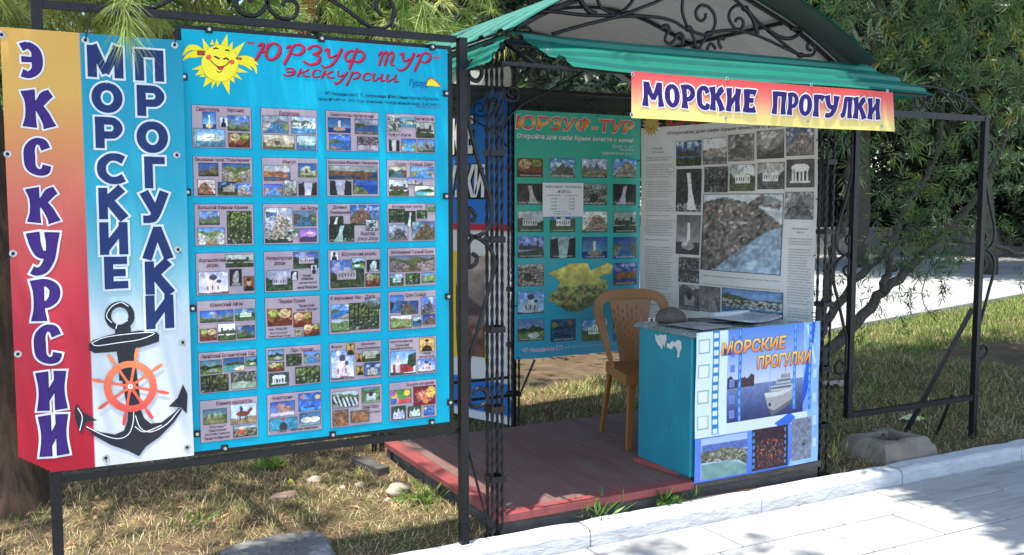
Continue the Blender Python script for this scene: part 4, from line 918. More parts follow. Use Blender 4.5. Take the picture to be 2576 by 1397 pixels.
# eaves beams
for p, q in (((FLX, FY, 2.29), (FRX, FY, 2.29)), ((FLX, BY, 2.29), (FRX, BY, 2.29)), ((FLX, FY, 2.262), (FLX, BY, 2.262)), ((FRX, FY, 2.262), (FRX, BY, 2.262))):
    MB().bar(p, q, .035, .022).build('eave_beam', IRON, kiosk)
for z in (.33, .45): MB().bar((1.97, BY, z), (2.82, BY, z), .012, .018).build('back_rail', IRON, kiosk)
MB().bar((2.90, BY, 1.20), (3.93, BY + .03, 1.20), .012, .018).build('back_rail', IRON, kiosk)
MB().tube([onY(1345, 905, BY), onY(1311, 985, BY)], .008, 5).build('brace', IRON, kiosk)
# lace of scrolls under the front beam on the left, and on the back
def spiral(cx, cz, r0, r1, a0, turns, n=22):
    return [(cx + (r0 + (r1 - r0) * k / n) * math.cos(a0 + turns * 2 * math.pi * k / n), cz + (r0 + (r1 - r0) * k / n) * math.sin(a0 + turns * 2 * math.pi * k / n)) for k in range(n + 1)]
for y, xs_ in ((FY, ((FLX + .05, 1),)), (BY, ((1.98, 1), (FRX - .05, -1), (2.81, -1), (2.91, 1)))):
    for x, sg in xs_:
        for cx, cz, r in ((.09, 2.20, .055), (.19, 2.16, .06), (.05, 2.07, .045)):
            scroll_part('corner_scroll', [(x + sg * (cx + (px - cx)), pz) for px, pz in spiral(cx, cz, r, .014, 2.6, 1.4)], y, .006, kiosk, k=2, n=5)
        scroll_part('corner_brace', [(x, 1.93), (x + sg * .10, 2.02), (x + sg * .30, 2.12), (x + sg * .55, 2.26)], y, .006, kiosk, k=4, n=5)
# gable ironwork
GY = 3.745
def g7(pts): return [(lambda p: (p.x, p.z))(onY((1600 + x / 4.293) / 1.267, (y / 4.293) / 1.267, GY)) for x, y in pts]
def g4(pts): return [(lambda p: (p.x, p.z))(onY((1960 + x / 2.183) / 1.267, (y / 2.183) / 1.267, GY)) for x, y in pts]
IRN = []
IRN += [(g7(p), r) for p, r in [
 ([(190, 440), (215, 340), (270, 250), (350, 190), (480, 155), (700, 160), (1000, 195), (1250, 212), (1580, 215)], .0085),
 ([(680, 470), (1100, 350), (1560, 235), (1900, 110), (2170, 0), (2500, -190), (2750, -330)], .0085),
 ([(1050, -60), (1090, 30), (1130, 80), (1190, 150), (1290, 195)], .014),
 ([(1260, -220), (1290, -60), (1310, 0), (1350, 90), (1430, 150), (1560, 200)], .0085),
 ([(1900, -260), (1850, -80), (1800, 0), (1740, 80), (1640, 170)], .0085),
 ([(1580, 225), (1900, 220), (2150, 240), (2350, 290), (2480, 370), (2560, 415)], .0085),
 ([(2180, 395), (2205, 358), (2262, 352), (2284, 405), (2244, 480), (2230, 560), (2290, 597), (2350, 560), (2400, 470), (2450, 462), (2480, 520), (2460, 620)], .0085),
 ([(290, 390), (330, 375), (380, 400), (415, 450)], .007)]]
IRN += [(g4(p), r) for p, r in [
 ([(500, -160), (478, -60), (472, 0), (470, 80), (490, 150), (512, 200), (545, 250), (560, 310), (575, 350)], .0085),
 ([(512, 200), (560, 230), (620, 245), (652, 236), (682, 205), (695, 150), (680, 90), (640, 46), (590, 42), (560, 80), (570, 130), (600, 146), (624, 126), (628, 95)], .0085),
 ([(652, 236), (620, 280), (580, 345)], .0085),
 ([(652, 236), (690, 224), (760, 214), (850, 214), (950, 236), (1050, 275), (1150, 322), (1300, 392)], .0085),
 ([(905, 60), (880, 44), (840, 42), (802, 72), (790, 120), (810, 170), (850, 212), (882, 194), (890, 156), (872, 130), (842, 136), (835, 156)], .0085),
 ([(905, 60), (950, 120), (972, 170), (988, 240)], .013),
 ([(700, -120), (840, 0), (905, 60), (1050, 200), (1200, 322), (1300, 392)], .009),
 ([(1060, 205), (1130, 252), (1200, 270), (1262, 250), (1290, 212), (1222, 200)], .0105),
 ([(1290, 388), (1370, 385), (1390, 340), (1375, 302), (1340, 304), (1338, 340), (1362, 352)], .0085),
 ([(640, 345), (655, 315), (675, 308), (700, 340)], .009),
 ([(742, 340), (725, 295), (732, 270), (765, 272)], .0085)]]
for p, r in IRN: scroll_part('gable_scroll', p, GY + random.uniform(-.004, .004), r, kiosk, k=5)
for x, z in [g7([(1580, 215)])[0], g4([(512, 200)])[0], g4([(652, 236)])[0], g4([(850, 214)])[0], g4([(905, 60)])[0], g4([(1292, 386)])[0]]:
    MB().tube([(x - .016, GY, z), (x, GY, z), (x + .016, GY, z)], [.012, .017, .012], 8).build('collar', IRON, kiosk, smooth=True)

# arched roof
XC = 2.95
ARC = [(0, 2.69), (.2, 2.673), (.35, 2.64), (.50, 2.588), (.65, 2.532), (.80, 2.462), (.95, 2.380), (1.06, 2.312)]
arc = [(-x, z) for x, z in ARC[::-1]] + ARC[1:]
arc = [tuple(p) for p in smooth_path(arc, 3)]
GREEN = pmat('green_sheet', L3(20, 108, 92), L3(16, 96, 82), rough=.42, scale=4, bump=.08, col3=L3(52, 112, 100), s3=4, w3=(.56, .74))
LINING = pmat('grey_roof_lining', (0.52, 0.53, 0.535), (0.44, 0.45, 0.455), rough=.75, scale=2, stretch=(1, 14, 1))
def roof_sheet(name, y0, y1, dz, mat, rib=.012, pitch=.19):
    ysl = [y0]; hs = [0.0]; y = y0
    while y < y1:
        for d, h in ((.10, 0), (.118, rib), (.148, rib), (.166, 0)):
            if y + d < y1: ysl.append(y + d); hs.append(h)
        y += pitch
    ysl.append(y1); hs.append(0)
    V = []; nA = len(arc)
    for yy, h in zip(ysl, hs):
        for i, (x, z) in enumerate(arc):
            V.append((XC + x, yy, z + dz + h))
    F = []
    for j in range(len(ysl) - 1):
        for i in range(nA - 1):
            a = j * nA + i; F.append((a, a + 1, a + 1 + nA, a + nA))
    return mk(name, V, F, mat, kiosk)
roof_sheet('roof_sheet', 3.56, 5.60, 0, GREEN)
roof_sheet('roof_lining', 3.77, 5.58, -.014, LINING, rib=0)
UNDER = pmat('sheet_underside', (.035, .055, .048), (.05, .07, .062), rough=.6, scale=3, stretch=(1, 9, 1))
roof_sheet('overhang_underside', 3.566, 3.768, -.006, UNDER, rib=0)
for y in (3.77, 4.55, 5.42):
    MB().tube([(XC + x * .985, y, z - .034) for x, z in arc], .012, 4).build('roof_arch', IRON, kiosk)
for x, z in ((-.62, 2.543), (.62, 2.543)):
    MB().bar((XC + x, 3.79, z - .04), (XC + x, 5.50, z - .04), .02, .02).build('purlin', IRON, kiosk)
# awning strips round the eaves: profile t from top edge to drip edge
PROF = [(0, 0), (.05, .010), (.16, .010), (.20, 0), (.36, 0), (.40, .010), (.50, .010), (.54, 0), (.70, 0), (.74, .010), (.84, .010), (.88, 0), (1.0, 0.002)]
TEAR = [(0, 1.945), (.06, 1.955), (.14, 1.962), (.17, 2.02), (.28, 2.03), (.33, 2.07), (.42, 2.085), (.50, 2.10), (.53, 2.165), (.62, 2.175), (.75, 2.205), (.90, 2.245), (1.0, 2.275)]
def tearx(t):
    for (a, x0), (b, x1) in zip(TEAR[:-1], TEAR[1:]):
        if t <= b: return x0 + (x1 - x0) * (t - a) / (b - a)
    return TEAR[-1][1]
ts = sorted(set([p[0] for p in PROF] + [a for a, _ in TEAR]))
def offp(t):
    for (a, h0), (b, h1) in zip(PROF[:-1], PROF[1:]):
        if t <= b: return h0 + (h1 - h0) * (t - a) / max(b - a, 1e-9)
    return 0
TEAR = [(t, 1.945 + (x - 1.945) * .48) for t, x in TEAR]
TY0, TZ0, TY1, TZ1 = 3.715, 2.310, 3.440, 2.140
slope_n = Vector((0, -(TZ0 - TZ1), -(TY1 - TY0))).normalized()
V = []; NC = 60
for t in ts:
    xl, xr = tearx(t), 4.085 + .235 * t
    for i in range(NC + 1):
        k = i / NC; x = xl + (xr - xl) * k
        dent = .012 * math.exp(-((x - xl) / .18) ** 2) * math.sin(t * 9) - .006 * t * math.sin(x * 3)
        p = Vector((x, TY0 + (TY1 - TY0) * t, TZ0 + (TZ1 - TZ0) * t)) + slope_n * (offp(t) * 1.5 + dent)
        V.append(p)
F = [(j * (NC + 1) + i, (j + 1) * (NC + 1) + i, (j + 1) * (NC + 1) + i + 1, j * (NC + 1) + i + 1) for j in range(len(ts) - 1) for i in range(NC)]
aw = mk('front_awning', V, F, GREEN, kiosk)
for x, y in [(1428 + 112, 182), (1778, 203), (1725, 214), (1965, 232), (2180, 247), (1455, 160), (1375, 128), (2100, 200)]:
    p = onY(x, y, 3.50); MB().tube([p, p + Vector((0, -.006, .004))], .006, 6).build('screw', STEEL, aw)
for sg, xt, xb in ((-1, 1.945, 1.715), (1, 4.085, 4.32)):
    V = []
    n = Vector((sg * (TZ0 - TZ1), 0, abs(xb - xt))).normalized()
    for t, h in PROF:
        for k in range(9):
            y = (TY0 + (TY1 - TY0) * t) + (5.62 - (TY0 + (TY1 - TY0) * t)) * k / 8
            V.append(Vector((xt + (xb - xt) * t, y, TZ0 + (TZ1 - TZ0) * t)) + n * h + Vector((0, 0, .006 * math.sin(k * 1.9 + t * 3))))
    F = []
    for j in range(len(PROF) - 1):
        for k in range(8):
            q = (j * 9 + k, j * 9 + k + 1, (j + 1) * 9 + k + 1, (j + 1) * 9 + k); F.append(q if sg < 0 else q[::-1])
    mk('side_awning', V, F, GREEN, kiosk)
V = []
for t, h in PROF:
    for k in range(13):
        V.append((1.945 - .23 * t + (2.14 + .465 * t) * k / 12, 5.60 + .28 * t, TZ0 + (TZ1 - TZ0) * t + h))
mk('rear_awning', V, [(j * 13 + k, j * 13 + k + 1, (j + 1) * 13 + k + 1, (j + 1) * 13 + k) for j in range(len(PROF) - 1) for k in range(12)], GREEN, kiosk)
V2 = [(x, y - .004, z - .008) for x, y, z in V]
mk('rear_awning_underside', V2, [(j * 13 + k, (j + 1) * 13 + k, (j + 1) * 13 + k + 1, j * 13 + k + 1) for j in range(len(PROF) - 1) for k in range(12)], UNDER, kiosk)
MB().bar((1.78, 3.47, 2.145), (4.28, 3.47, 2.138), .016, .014).build('awning_rail', IRON, kiosk)
for x in (1.95, 2.9, 3.95): MB().bar((x, 3.475, 2.145), (x, 3.78, 2.285), .014, .014).build('awning_bracket', IRON, kiosk)

# ------------------------------------------------------------------ banner hung from the awning
def bend_b(u, v): return .014 * math.sin(u * 7 + .6) * (1 - v) + .005 * math.sin(u * 15 + v)
BAN = Sheet((2.385, 3.432, 1.946), (1.612, 0, -.006), (0, 0, 1), 1.61, .198, bend_b)
ban = thing('hanging_banner', (3.19, 3.432, 1.946), 'red to yellow banner with purple lettering hanging from the green awning', 'banner')
w, h = 160, 28
X, Y = np.meshgrid(np.linspace(0, 1, w), np.linspace(0, 1, h))
st = [(0, (228, 78, 82)), (.22, (232, 104, 92)), (.6, (240, 176, 130)), (.8, (240, 214, 130)), (1, (244, 226, 130))]
img = np.stack([np.interp(Y, [a for a, _ in st], [c[k] for _, c in st]) for k in range(3)], -1)
BAN.grid('sheet', lin(img) * .92, 0, 0, BAN.w, BAN.h, 0, VINYL, ban)
PUR2 = ink(42, 20, 96)
def b4(x): return BAN.px((1960 + x / 2.183) / 1.267, 255)[0]
for word, spans in (('МОРСКИЕ', [(180, 325), (335, 438), (450, 552), (565, 652), (655, 765), (772, 872), (888, 985)]), ('ПРОГУЛКИ', [(1090, 1192), (1200, 1278), (1285, 1376), (1385, 1466), (1462, 1562), (1568, 1645), (1650, 1740), (1745, 1832)])):
    for ch, (a, b) in zip(word, spans):
        brush_letter(BAN, ch, (b4(a), .056, b4(b), .157), PUR2, ban, DKEDGE, WHITEI, grow=.07, lift=.0016 + .000002 * a)
for x, y in ((1590, 188), (1830, 197), (2043, 211), (2232, 226), (1586, 289), (1826, 296), (2037, 303), (2212, 316)):
    grommet(BAN, x, y, ban, r=.009)

# ------------------------------------------------------------------ green poster on the back of the kiosk
def bend_g(u, v): return .010 * math.sin(u * 3.2) * math.sin(v * 2.6 + .4) + .004 * math.sin(u * 8 + v * 3)
GRN = Sheet((2.835, 5.345, .572), (.965, -.004, -.005), (0, 0, 1), .965, 1.585, bend_g)
grn = thing('green_poster', (3.3, 5.34, .572), 'green tour poster with photographs and peninsula map, back wall of the kiosk', 'poster')
w, h = 50, 80
Yg = np.linspace(0, 1, h)[:, None] * np.ones((1, w))
img = np.stack([np.interp(Yg, [0, .4, .65, 1], c) for c in ((56, 52, 46, 50), (168, 174, 168, 152), (138, 156, 178, 184))], -1)
GRN.grid('sheet', lin(img) * .9, 0, 0, GRN.w, GRN.h, 0, PRINT_SHADE, grn)
def gbox(x0, y0, x1, y1):
    a, b, c = [GRN.px((1400 + x / 1.996) / 1.267, (500 + y / 1.996) / 1.267) for x, y in ((x0, y0), (x0, y1), (x1, (y0 + y1) / 2))]
    return a[0], b[1], c[0], a[1]
def gb3(x0, y0, x1, y1): return gbox(x0 / 2.328 * 1.996, (y0 / 2.328 - 500) * 1.996, x1 / 2.328 * 1.996, (y1 / 2.328 - 500) * 1.996)
def redyel(b):
    t = abs(b - .5) * 2; return lin(np.array((232, 176, 60)) * (1 - t) + np.array((196, 44, 60)) * t)
PALE = ink(214, 214, 212)
def haloed(sh, body, box, parent, mat, grad=None, shear=.25, bold=.03, hb=.055, lift=.003, halo=None, res=3):
    u0, v0, u1, v1 = box; e = (v1 - v0) * .05
    o = sh.word('lettering', body, box, lift + .0016, mat, parent, bold=bold, shear=shear, res=res, grad=grad)
    sh.word('lettering_outline', body, (u0 - e, v0 - e, u1 + e, v1 + e), lift, halo or PALE, o, bold=hb, shear=shear, res=res)
    return o
haloed(GRN, 'ЮРЗУФ-ТУР', gb3(572, 850, 1450, 960), grn, PRINT, grad=redyel, shear=.11, bold=.022, hb=.04)
GRN.word('lettering', 'Откройте для себя Крым вместе с нами!', gb3(580, 988, 1446, 1034), .0045, ink(222, 214, 210), grn, bold=.02, shear=.1, res=1)
for t, bx in (('Более 15 лет', (1288, 1068, 1446, 1092)), ('на рынке', (1345, 1098, 1446, 1122)), ('туристических услуг', (1202, 1124, 1446, 1148))):
    GRN.word('lettering', t, gb3(*bx), .0045, ink(190, 206, 204), grn, bold=.012, shear=.1, res=1)
GP = [('cave', 0, 0), ('stone', 1, 0), ('mount', 2, 0), ('cliff', 3, 0), ('fall', 0, 1), ('fall', 1, 1), ('rockbw', 2, 1), ('fall', 3, 1), ('palace', 0, 2), ('palace', 1, 2), ('cliff', 2, 2), ('castle', 3, 2), ('castle', 0, 3), ('gorge', 1, 3), ('light', 2, 3), ('bay', 3, 3), ('rockbw', 0, 4), ('headland', 3, 4), ('church', 0, 5), ('mount', 3, 5), ('garden', 0, 6), ('dolphin', 1, 6), ('palace', 2, 6), ('town', 3, 6)]
gx = [(498, 663), (705, 865), (908, 1065), (1105, 1255)]; gy = [(8, 130), (170, 305), (345, 480), (508, 645), (685, 825), (858, 1002), (1035, 1176)]
names = ['Мраморная', 'Качи-Кальон', 'Большой каньон', 'Боткинская тропа', 'Ай-Петри', '', 'Красная пещера', 'Водопад', 'Ливадийский дворец', 'Массандровский дворец', 'Ласточкино гнездо', 'Воронцовский дворец', 'Бахчисарай', 'Херсонес', 'Севастополь', 'Балаклава', 'Чуфут-Кале', 'Новый Свет', 'Форосская церковь', '', 'Никитский сад', 'Дельфинарий', '', '']
for j, (kd, c, r) in enumerate(GP):
    dy = (0, 0, -3, -12)[c] * (1 if r > 3 else 0)
    bx = gbox(gx[c][0], gy[r][0] + dy, gx[c][1], gy[r][1] + dy)
    photo(GRN, bx, kd, 300 + j * 3, grn, lift=.004, mat=PRINT_SHADE, gain=.95)
    if names[j]:
        u0, v0, u1, v1 = bx; GRN.word('caption', names[j], (u0 + (u1 - u0) * .12, v0 + .006, u0 + (u1 - u0) * .9, v0 + .018), .0058, ink(210, 214, 216), grn, res=1)
MAPP = [(690, 740), (760, 710), (830, 680), (940, 675), (960, 720), (1000, 700), (1060, 672), (1100, 690), (1090, 740), (1040, 750), (1010, 770), (1060, 780), (1070, 830), (1040, 880), (1000, 930), (950, 950), (900, 980), (830, 985), (780, 960), (740, 930), (690, 910), (700, 870), (750, 830), (765, 790), (720, 760)]
pts = [GRN.px((1400 + x / 1.996) / 1.267, (500 + y / 1.996) / 1.267) for x, y in MAPP]
pu = np.array(pts); lo, hi = pu.min(0), pu.max(0)
W_, H_ = 64, 48
P = Pic(W_, H_, (196, 176, 60), (80, 100, 50), 5); P.ridge(.55, .1, (130, 140, 66), .5, 1, -.3); P.ridge(.78, .08, (84, 100, 52), .7, 1, -.45); P.specks(.1, .6, (150, 146, 60), .14, 3); P.specks(.45, .95, (52, 76, 40), .22, 2.2); P.specks(.6, .85, (190, 112, 72), .12, 2.2); P.put((P.Y < .99), (0, 0, 0)) if False else None
img = P.out(False, False, 1.25); uu = np.linspace(lo[0], hi[0], W_); vv = np.linspace(hi[1], lo[1], H_)
M = Pic(W_, H_, (0, 0, 0), (0, 0, 0)); M.poly([((a - lo[0]) / (hi[0] - lo[0]), 1 - (b - lo[1]) / (hi[1] - lo[1])) for a, b in pts], (255, 255, 255))
ins = M.a[..., 0] > 100; idx = np.arange(W_ * H_).reshape(H_, W_)
Fm = np.stack([idx[1:, :-1], idx[1:, 1:], idx[:-1, 1:], idx[:-1, :-1]], -1)[ins[:-1, :-1] & ins[1:, 1:]]
mk('peninsula_map', [GRN.p(a, b, .0045) for b in vv for a in uu], Fm.reshape(-1, 4), PRINT_SHADE, grn, cols=img.reshape(-1, 3))
GRN.word('lettering', 'ЧП Нещадимова Е.П.', gbox(526, 1216, 782, 1252), .0045, ink(224, 190, 200), grn, bold=.015, shear=.1, res=1)
GRN.word('fine_print', 'разр. №446 св-во № 0497 от 2016 года', gbox(792, 1204, 1110, 1220), .004, ink(170, 190, 200), grn, res=1)
for x, y in ((1289, 400), (1291, 512), (1298, 640), (1300, 770), (1306, 900), (1398, 278), (1506, 292), (1612, 403), (1614, 520), (1616, 634)):
    u, v = GRN.px(x, y); c = GRN.p(u, v, .003); wire([c, c + Vector((-.012, -.008, .002)), c + Vector((-.03, .03, .0))], grn, .003, 'tie')
# timetable pinned on it
note = thing('timetable_sheet', tuple(GRN.p(*gbox(655, 163, 913, 380)[:2], .010)), 'white boat timetable sheet pinned to the green poster', 'notice')
nb = gbox(655, 163, 913, 380); NTE = Sheet(GRN.p(nb[0], nb[1], .012), GRN.U, GRN.V, nb[2] - nb[0], nb[3] - nb[1])
PAPER = pmat('paper', (.68, .69, .71), (.62, .63, .65), rough=.6, scale=5)
MB().box(NTE.p(NTE.w / 2, NTE.h / 2, -.001), (NTE.w, .0016, NTE.h)).build('paper', PAPER, note)
BLK = ink(36, 36, 42)
def nword(t, a, b, c, d): NTE.word('print', t, (a * NTE.w, (1 - d) * NTE.h, c * NTE.w, (1 - b) * NTE.h), .0006, BLK, note, bold=.012, res=1)
nword('РЕЙСОВЫЙ  ТЕПЛОХОД', .06, .07, .95, .17); nword('«ФОРОС»', .34, .21, .7, .31); nword('из Ялты в Гурзуф', .1, .35, .43, .40); nword('из Гурзуфа в Ялту', .55, .35, .88, .40)
for k, (a, b) in enumerate((('10-30', '11-45'), ('13-00', '14-15'), ('15-40', '16-55'), ('18-20', '19-35'))):
    y = .44 + k * .1; nword(a, .2, y, .34, y + .06); nword(b, .64, y, .78, y + .06)
nword('взрослый - 100 руб.', .28, .83, .58, .87); nword('детский (с 5 до 12) - 50 руб.', .28, .90, .70, .94)

# ------------------------------------------------------------------ white poster along the right side
def bend_w(u, v): return .022 * math.sin(u * 10.5 + 1.2) * math.exp(-u * 1.6) + .010 * math.sin(u * 4 + v * 2.2) + .006 * math.sin(v * 7)
WHT = Sheet((3.80, 5.30, .80), (.205, -1.35, 0), (0, 0, 1), 1.365, 1.27, bend_w)
wht = thing('white_poster', (3.9, 4.6, .80), 'wavy white poster of grey photographs on the right side of the kiosk', 'poster')
WHT.grid('sheet', np.ones((70, 90, 3)) * np.array((.76, .75, .715)), 0, 0, WHT.w, WHT.h, 0, PRINT_SHADE, wht)
def wp(x, y): return WHT.px((1960 + x / 1.838) / 1.267, (340 + y / 1.838) / 1.267)
def wbox(x0, y0, x1, y1):
    a = wp(x0, y0); b = wp(x0, y1); c = wp(x1, (y0 + y1) / 2); return a[0], b[1], c[0], a[1]
WP = [('castle', 360, 205, 498, 350, .45), ('headland', 508, 188, 655, 340, .9), ('stone', 665, 168, 815, 322, True), ('mount', 832, 145, 985, 308, True), ('cliff', 1000, 125, 1162, 290, .8), ('fall', 360, 368, 498, 615, True), ('forest', 517, 355, 660, 503, True), ('palace', 672, 342, 818, 495, .5), ('palace', 833, 330, 985, 485, True), ('rotunda', 997, 312, 1160, 475, True),
      ('stone', 988, 500, 1155, 660, True), ('light', 365, 635, 497, 862, True), ('forest', 380, 880, 497, 1026, True), ('hut', 382, 1040, 500, 1186, True), ('bay', 505, 1048, 628, 1196, True), ('town', 640, 1058, 985, 1225, .3)]
for j, (kd, a, b, c, d, g) in enumerate(WP):
    photo(WHT, wbox(a, b, c, d), kd, 500 + j * 7, wht, lift=.004, bw=g, gain=1.35, mat=PRINT_SHADE, ppm=260)
P = Pic(60, 58, (170, 178, 180), (150, 160, 165), 9); P.poly([(0, .12), (.3, .05), (.6, .12), (.75, .02), (.97, .12), (.95, .2), (.7, .15), (1, .4), (.8, .48), (.55, .68), (.2, .97), (0, 1)], (92, 84, 76), .8, 2); P.specks(.12, .8, (190, 180, 170), .12, 1.8, 0, .75); P.specks(.15, .8, (150, 70, 62), .08, 1.8, 0, .75)
P.poly([(1, .4), (.8, .48), (.55, .68), (.2, .97), (1, 1)], (120, 145, 165), .35, 2); P.poly([(.68, .12), (.82, .02), (.98, .1), (.96, .16)], (104, 110, 106), .4)
u0, v0, u1, v1 = wbox(512, 512, 975, 955); WHT.grid('town_picture', P.out(True, .35, 1.35), u0, v0, u1, v1, .004, PRINT_SHADE, wht)
GREYT = ink(112, 110, 110); r = random.Random(3)
def textblock(x0, y0, x1, y1, n):
    for k in range(n):
        y = y0 + (y1 - y0) * k / n
        if r.random() < .12: continue
        a, vv_ = wp(x0 + r.uniform(0, 8), y); b = wp(x1 - r.uniform(0, 30), y)[0]
        t = ''.join(r.choice('аеионтсрвлкмдпуяыь') if r.random() > .16 else ' ' for _ in range(26))
        WHT.word('text_line', t.strip() or 'о', (a, vv_ - .0085, b, vv_), .0036, GREYT, wht, res=1)
textblock(195, 300, 350, 1165, 62); textblock(1005, 770, 1150, 1240, 30); textblock(525, 985, 985, 1050, 4)
WHT.word('heading', 'ГУРЗУФ', wbox(240, 243, 290, 257), .0036, GREYT, wht, res=1); WHT.word('heading', 'История', wbox(236, 263, 295, 277), .0036, GREYT, wht, shear=.2, res=1)
WHT.word('heading', 'Интересные', wbox(1030, 708, 1125, 724), .0036, GREYT, wht, shear=.2, res=1); WHT.word('heading', 'факты', wbox(1055, 730, 1102, 746), .0036, GREYT, wht, shear=.2, res=1)
WHT.word('title', 'ЮРЗУФ-ТУР', wbox(310, 60, 800, 118), .006, ink(190, 70, 60), wht, bold=.03, shear=.25, res=3)
WHT.word('subtitle', 'Откройте для себя Крым вместе с нами!', wbox(316, 148, 1000, 172), .0045, ink(110, 104, 104), wht, bold=.012, shear=.25, res=1)
cu_, cv_ = wp(232, 105)
pl = [[(cu_ + rr * math.cos(a), cv_ + rr * math.sin(a)) for a, rr in ((k * .4, .085), (k * .4 + .2, .052), (k * .4 - .2, .052))] for k in range(16)] + [[(cu_ + .055 * math.cos(a), cv_ + .055 * math.sin(a)) for a in np.linspace(0, 6.283, 21)[:-1]]]
v, f = union(pl, 1e-6); so = WHT.flat('sun_emblem', v, f, .0045, ink(202, 172, 100), wht)
v, f = union(stroke_quads([(cu_ + .03 * math.cos(a), cv_ + .03 * math.sin(a), .004) for a in np.linspace(3.5, 5.9, 7)], 3)); WHT.flat('sun_smile', v, f, .006, ink(120, 84, 50), so)
for x, y in ((1185, 200), (1176, 545), (1166, 877), (1158, 1210)):
    u, v = wp(x - 8, y); c = WHT.p(u, v, .003); wire([c, c + Vector((-.006, -.012, .004)), c + Vector((.01, -.035, 0))], wht, .003, 'tie')

# ------------------------------------------------------------------ blue banner behind the rear left corner
def bend_l(u, v): return .010 * math.sin(u * 12) + .005 * math.sin(v * 6)
BLU = Sheet((2.52, 6.40, .12), (.335, -.965, 0), (0, 0, 1), 1.02, 2.32, bend_l)
blu = thing('blue_banner', (2.69, 5.92, .12), 'blue and white banner with big white letters behind the rear left post', 'banner')
def zrow(y): return BLU.px(1195, y)[1]
V0 = BLU.h; w, h = 30, 150
rows = np.linspace(BLU.h, 0, h); img = np.zeros((h, w, 3))
for k, vz in enumerate(rows):
    c = (240, 240, 238)
    if zrow(560) < vz < zrow(232): c = (34, 126, 222)
    elif zrow(578) < vz <= zrow(560): c = (196, 30, 66)
    elif vz < zrow(950) and vz > zrow(1032): c = (40, 124, 205)
    img[k] = c
BLU.grid('sheet', lin(img) * .9, 0, 0, BLU.w, BLU.h, 0, VINYL, blu)
def lword(t, xr, xl2, n, y0, y1):
    uR, _ = BLU.px(xr, (y0 + y1) / 2); uL = uR - (uR - BLU.px(xl2, (y0 + y1) / 2)[0]) * n
    o = BLU.word('lettering', t, (uL, BLU.px(xr, y1)[1], uR, BLU.px(xr, y0)[1]), .006, ink(232, 232, 232), blu, bold=.05, shear=.12, res=2)
    BLU.word('lettering_outline', t, (uL - .006, BLU.px(xr, y1)[1] - .012, uR + .012, BLU.px(xr, y0)[1] + .008), .004, ink(16, 18, 26), o, bold=.075, shear=.12, res=2)
lword('МОРСКИЕ', 1194, 1172, 6.6, 290, 388); lword('ПРОГУЛКИ', 1222, 1196, 7.6, 412, 498)
P = Pic(26, 60, (176, 150, 140), (92, 66, 56), 31); P.poly([(0, .35), (.5, .3), (.95, .5), (1, .6), (0, .62)], (84, 66, 66), .3); P.ridge(.72, .08, (110, 70, 52), .6)
a = BLU.px(1150, 640); b = BLU.px(1222, 900)
BLU.rect('picture_frame', a[0] - .3, b[1] - .02, b[0] + .03, a[1] + .02, .004, ink(226, 206, 40), blu)
BLU.grid('picture', P.out(False, False, 1.1), a[0] - .27, b[1], b[0], a[1], .0055, PRINT, blu)
for x in (2.50, 2.865):
    t_ = (x - 2.52) / .335; MB().bar((x, 6.40 - .965 * t_, .05), (x, 6.40 - .965 * t_, 2.46), .022, .022, up=(1, 0, 0)).build('upright', IRON, blu)
MB().bar((2.50, 6.46, 2.455), (2.865, 5.41, 2.455), .02, .02).build('top_bar', IRON, blu)

# ------------------------------------------------------------------ counter with its poster, papers on top
TEAL = pmat('teal_paint', L3(10, 132, 150), L3(8, 118, 136), rough=.5, scale=3, bump=.15, bscale=35, col3=L3(30, 86, 96), s3=11, w3=(.64, .72))
ctr = thing('counter', (3.45, 4.03, PZ), 'teal painted counter box with peeling top at the front of the kiosk', 'counter')
MB().box((3.455, 4.035, .545), (.84, .46, .74), bev=.006).build('body', TEAL, ctr)
MB().box((3.455, 4.03, .162), (.82, .42, .022)).build('plinth', OLDW, ctr)
FILM = pmat('grimy_top_film', (.30, .34, .33), (.14, .19, .19), rough=.18, scale=9, bump=.5, bscale=14, col3=(.55, .56, .55), s3=8, w3=(.56, .66), spec=.6)
V = []; nx_, ny_ = 26, 14; r = random.Random(5)
for j in range(ny_ + 1):
    for i in range(nx_ + 1):
        V.append((3.015 + .885 * i / nx_, 3.785 + .51 * j / ny_, .922 + .004 * math.sin(i * 1.1 + j) * math.sin(j * .9) + r.uniform(-.0015, .0015) - (.02 if i in (0, nx_) or j == 0 else 0)))
F = [(j * (nx_ + 1) + i, j * (nx_ + 1) + i + 1, (j + 1) * (nx_ + 1) + i + 1, (j + 1) * (nx_ + 1) + i) for j in range(ny_) for i in range(nx_)]
mk('top_film', V, F, FILM, ctr, smooth=True)
# flaked paint on the near side
FLK = pmat('flaked_patch', (.62, .63, .62), (.5, .51, .5), rough=.8, scale=20)
SID = Sheet((3.0345, 4.265, .175), (0, -1, 0), (0, 0, 1), .46, .74)
def s3(x, y): return SID.px((1960 + x / 2.182) / 1.267, (960 + y / 2.182) / 1.267)
for poly in ([(280, 228), (300, 240), (320, 232), (340, 238), (358, 230), (362, 270), (350, 300), (352, 325), (338, 300), (330, 338), (315, 315), (300, 300), (285, 270)], [(362, 290), (380, 300), (400, 275), (415, 290), (440, 268), (462, 280), (466, 330), (452, 360), (450, 390), (436, 395), (438, 350), (425, 320), (410, 312), (398, 335), (380, 330), (365, 320)]):
    v, f = union([[s3(*q) for q in poly]], 1e-6); SID.flat('flaked_patch', v, f, .0022, FLK, ctr)

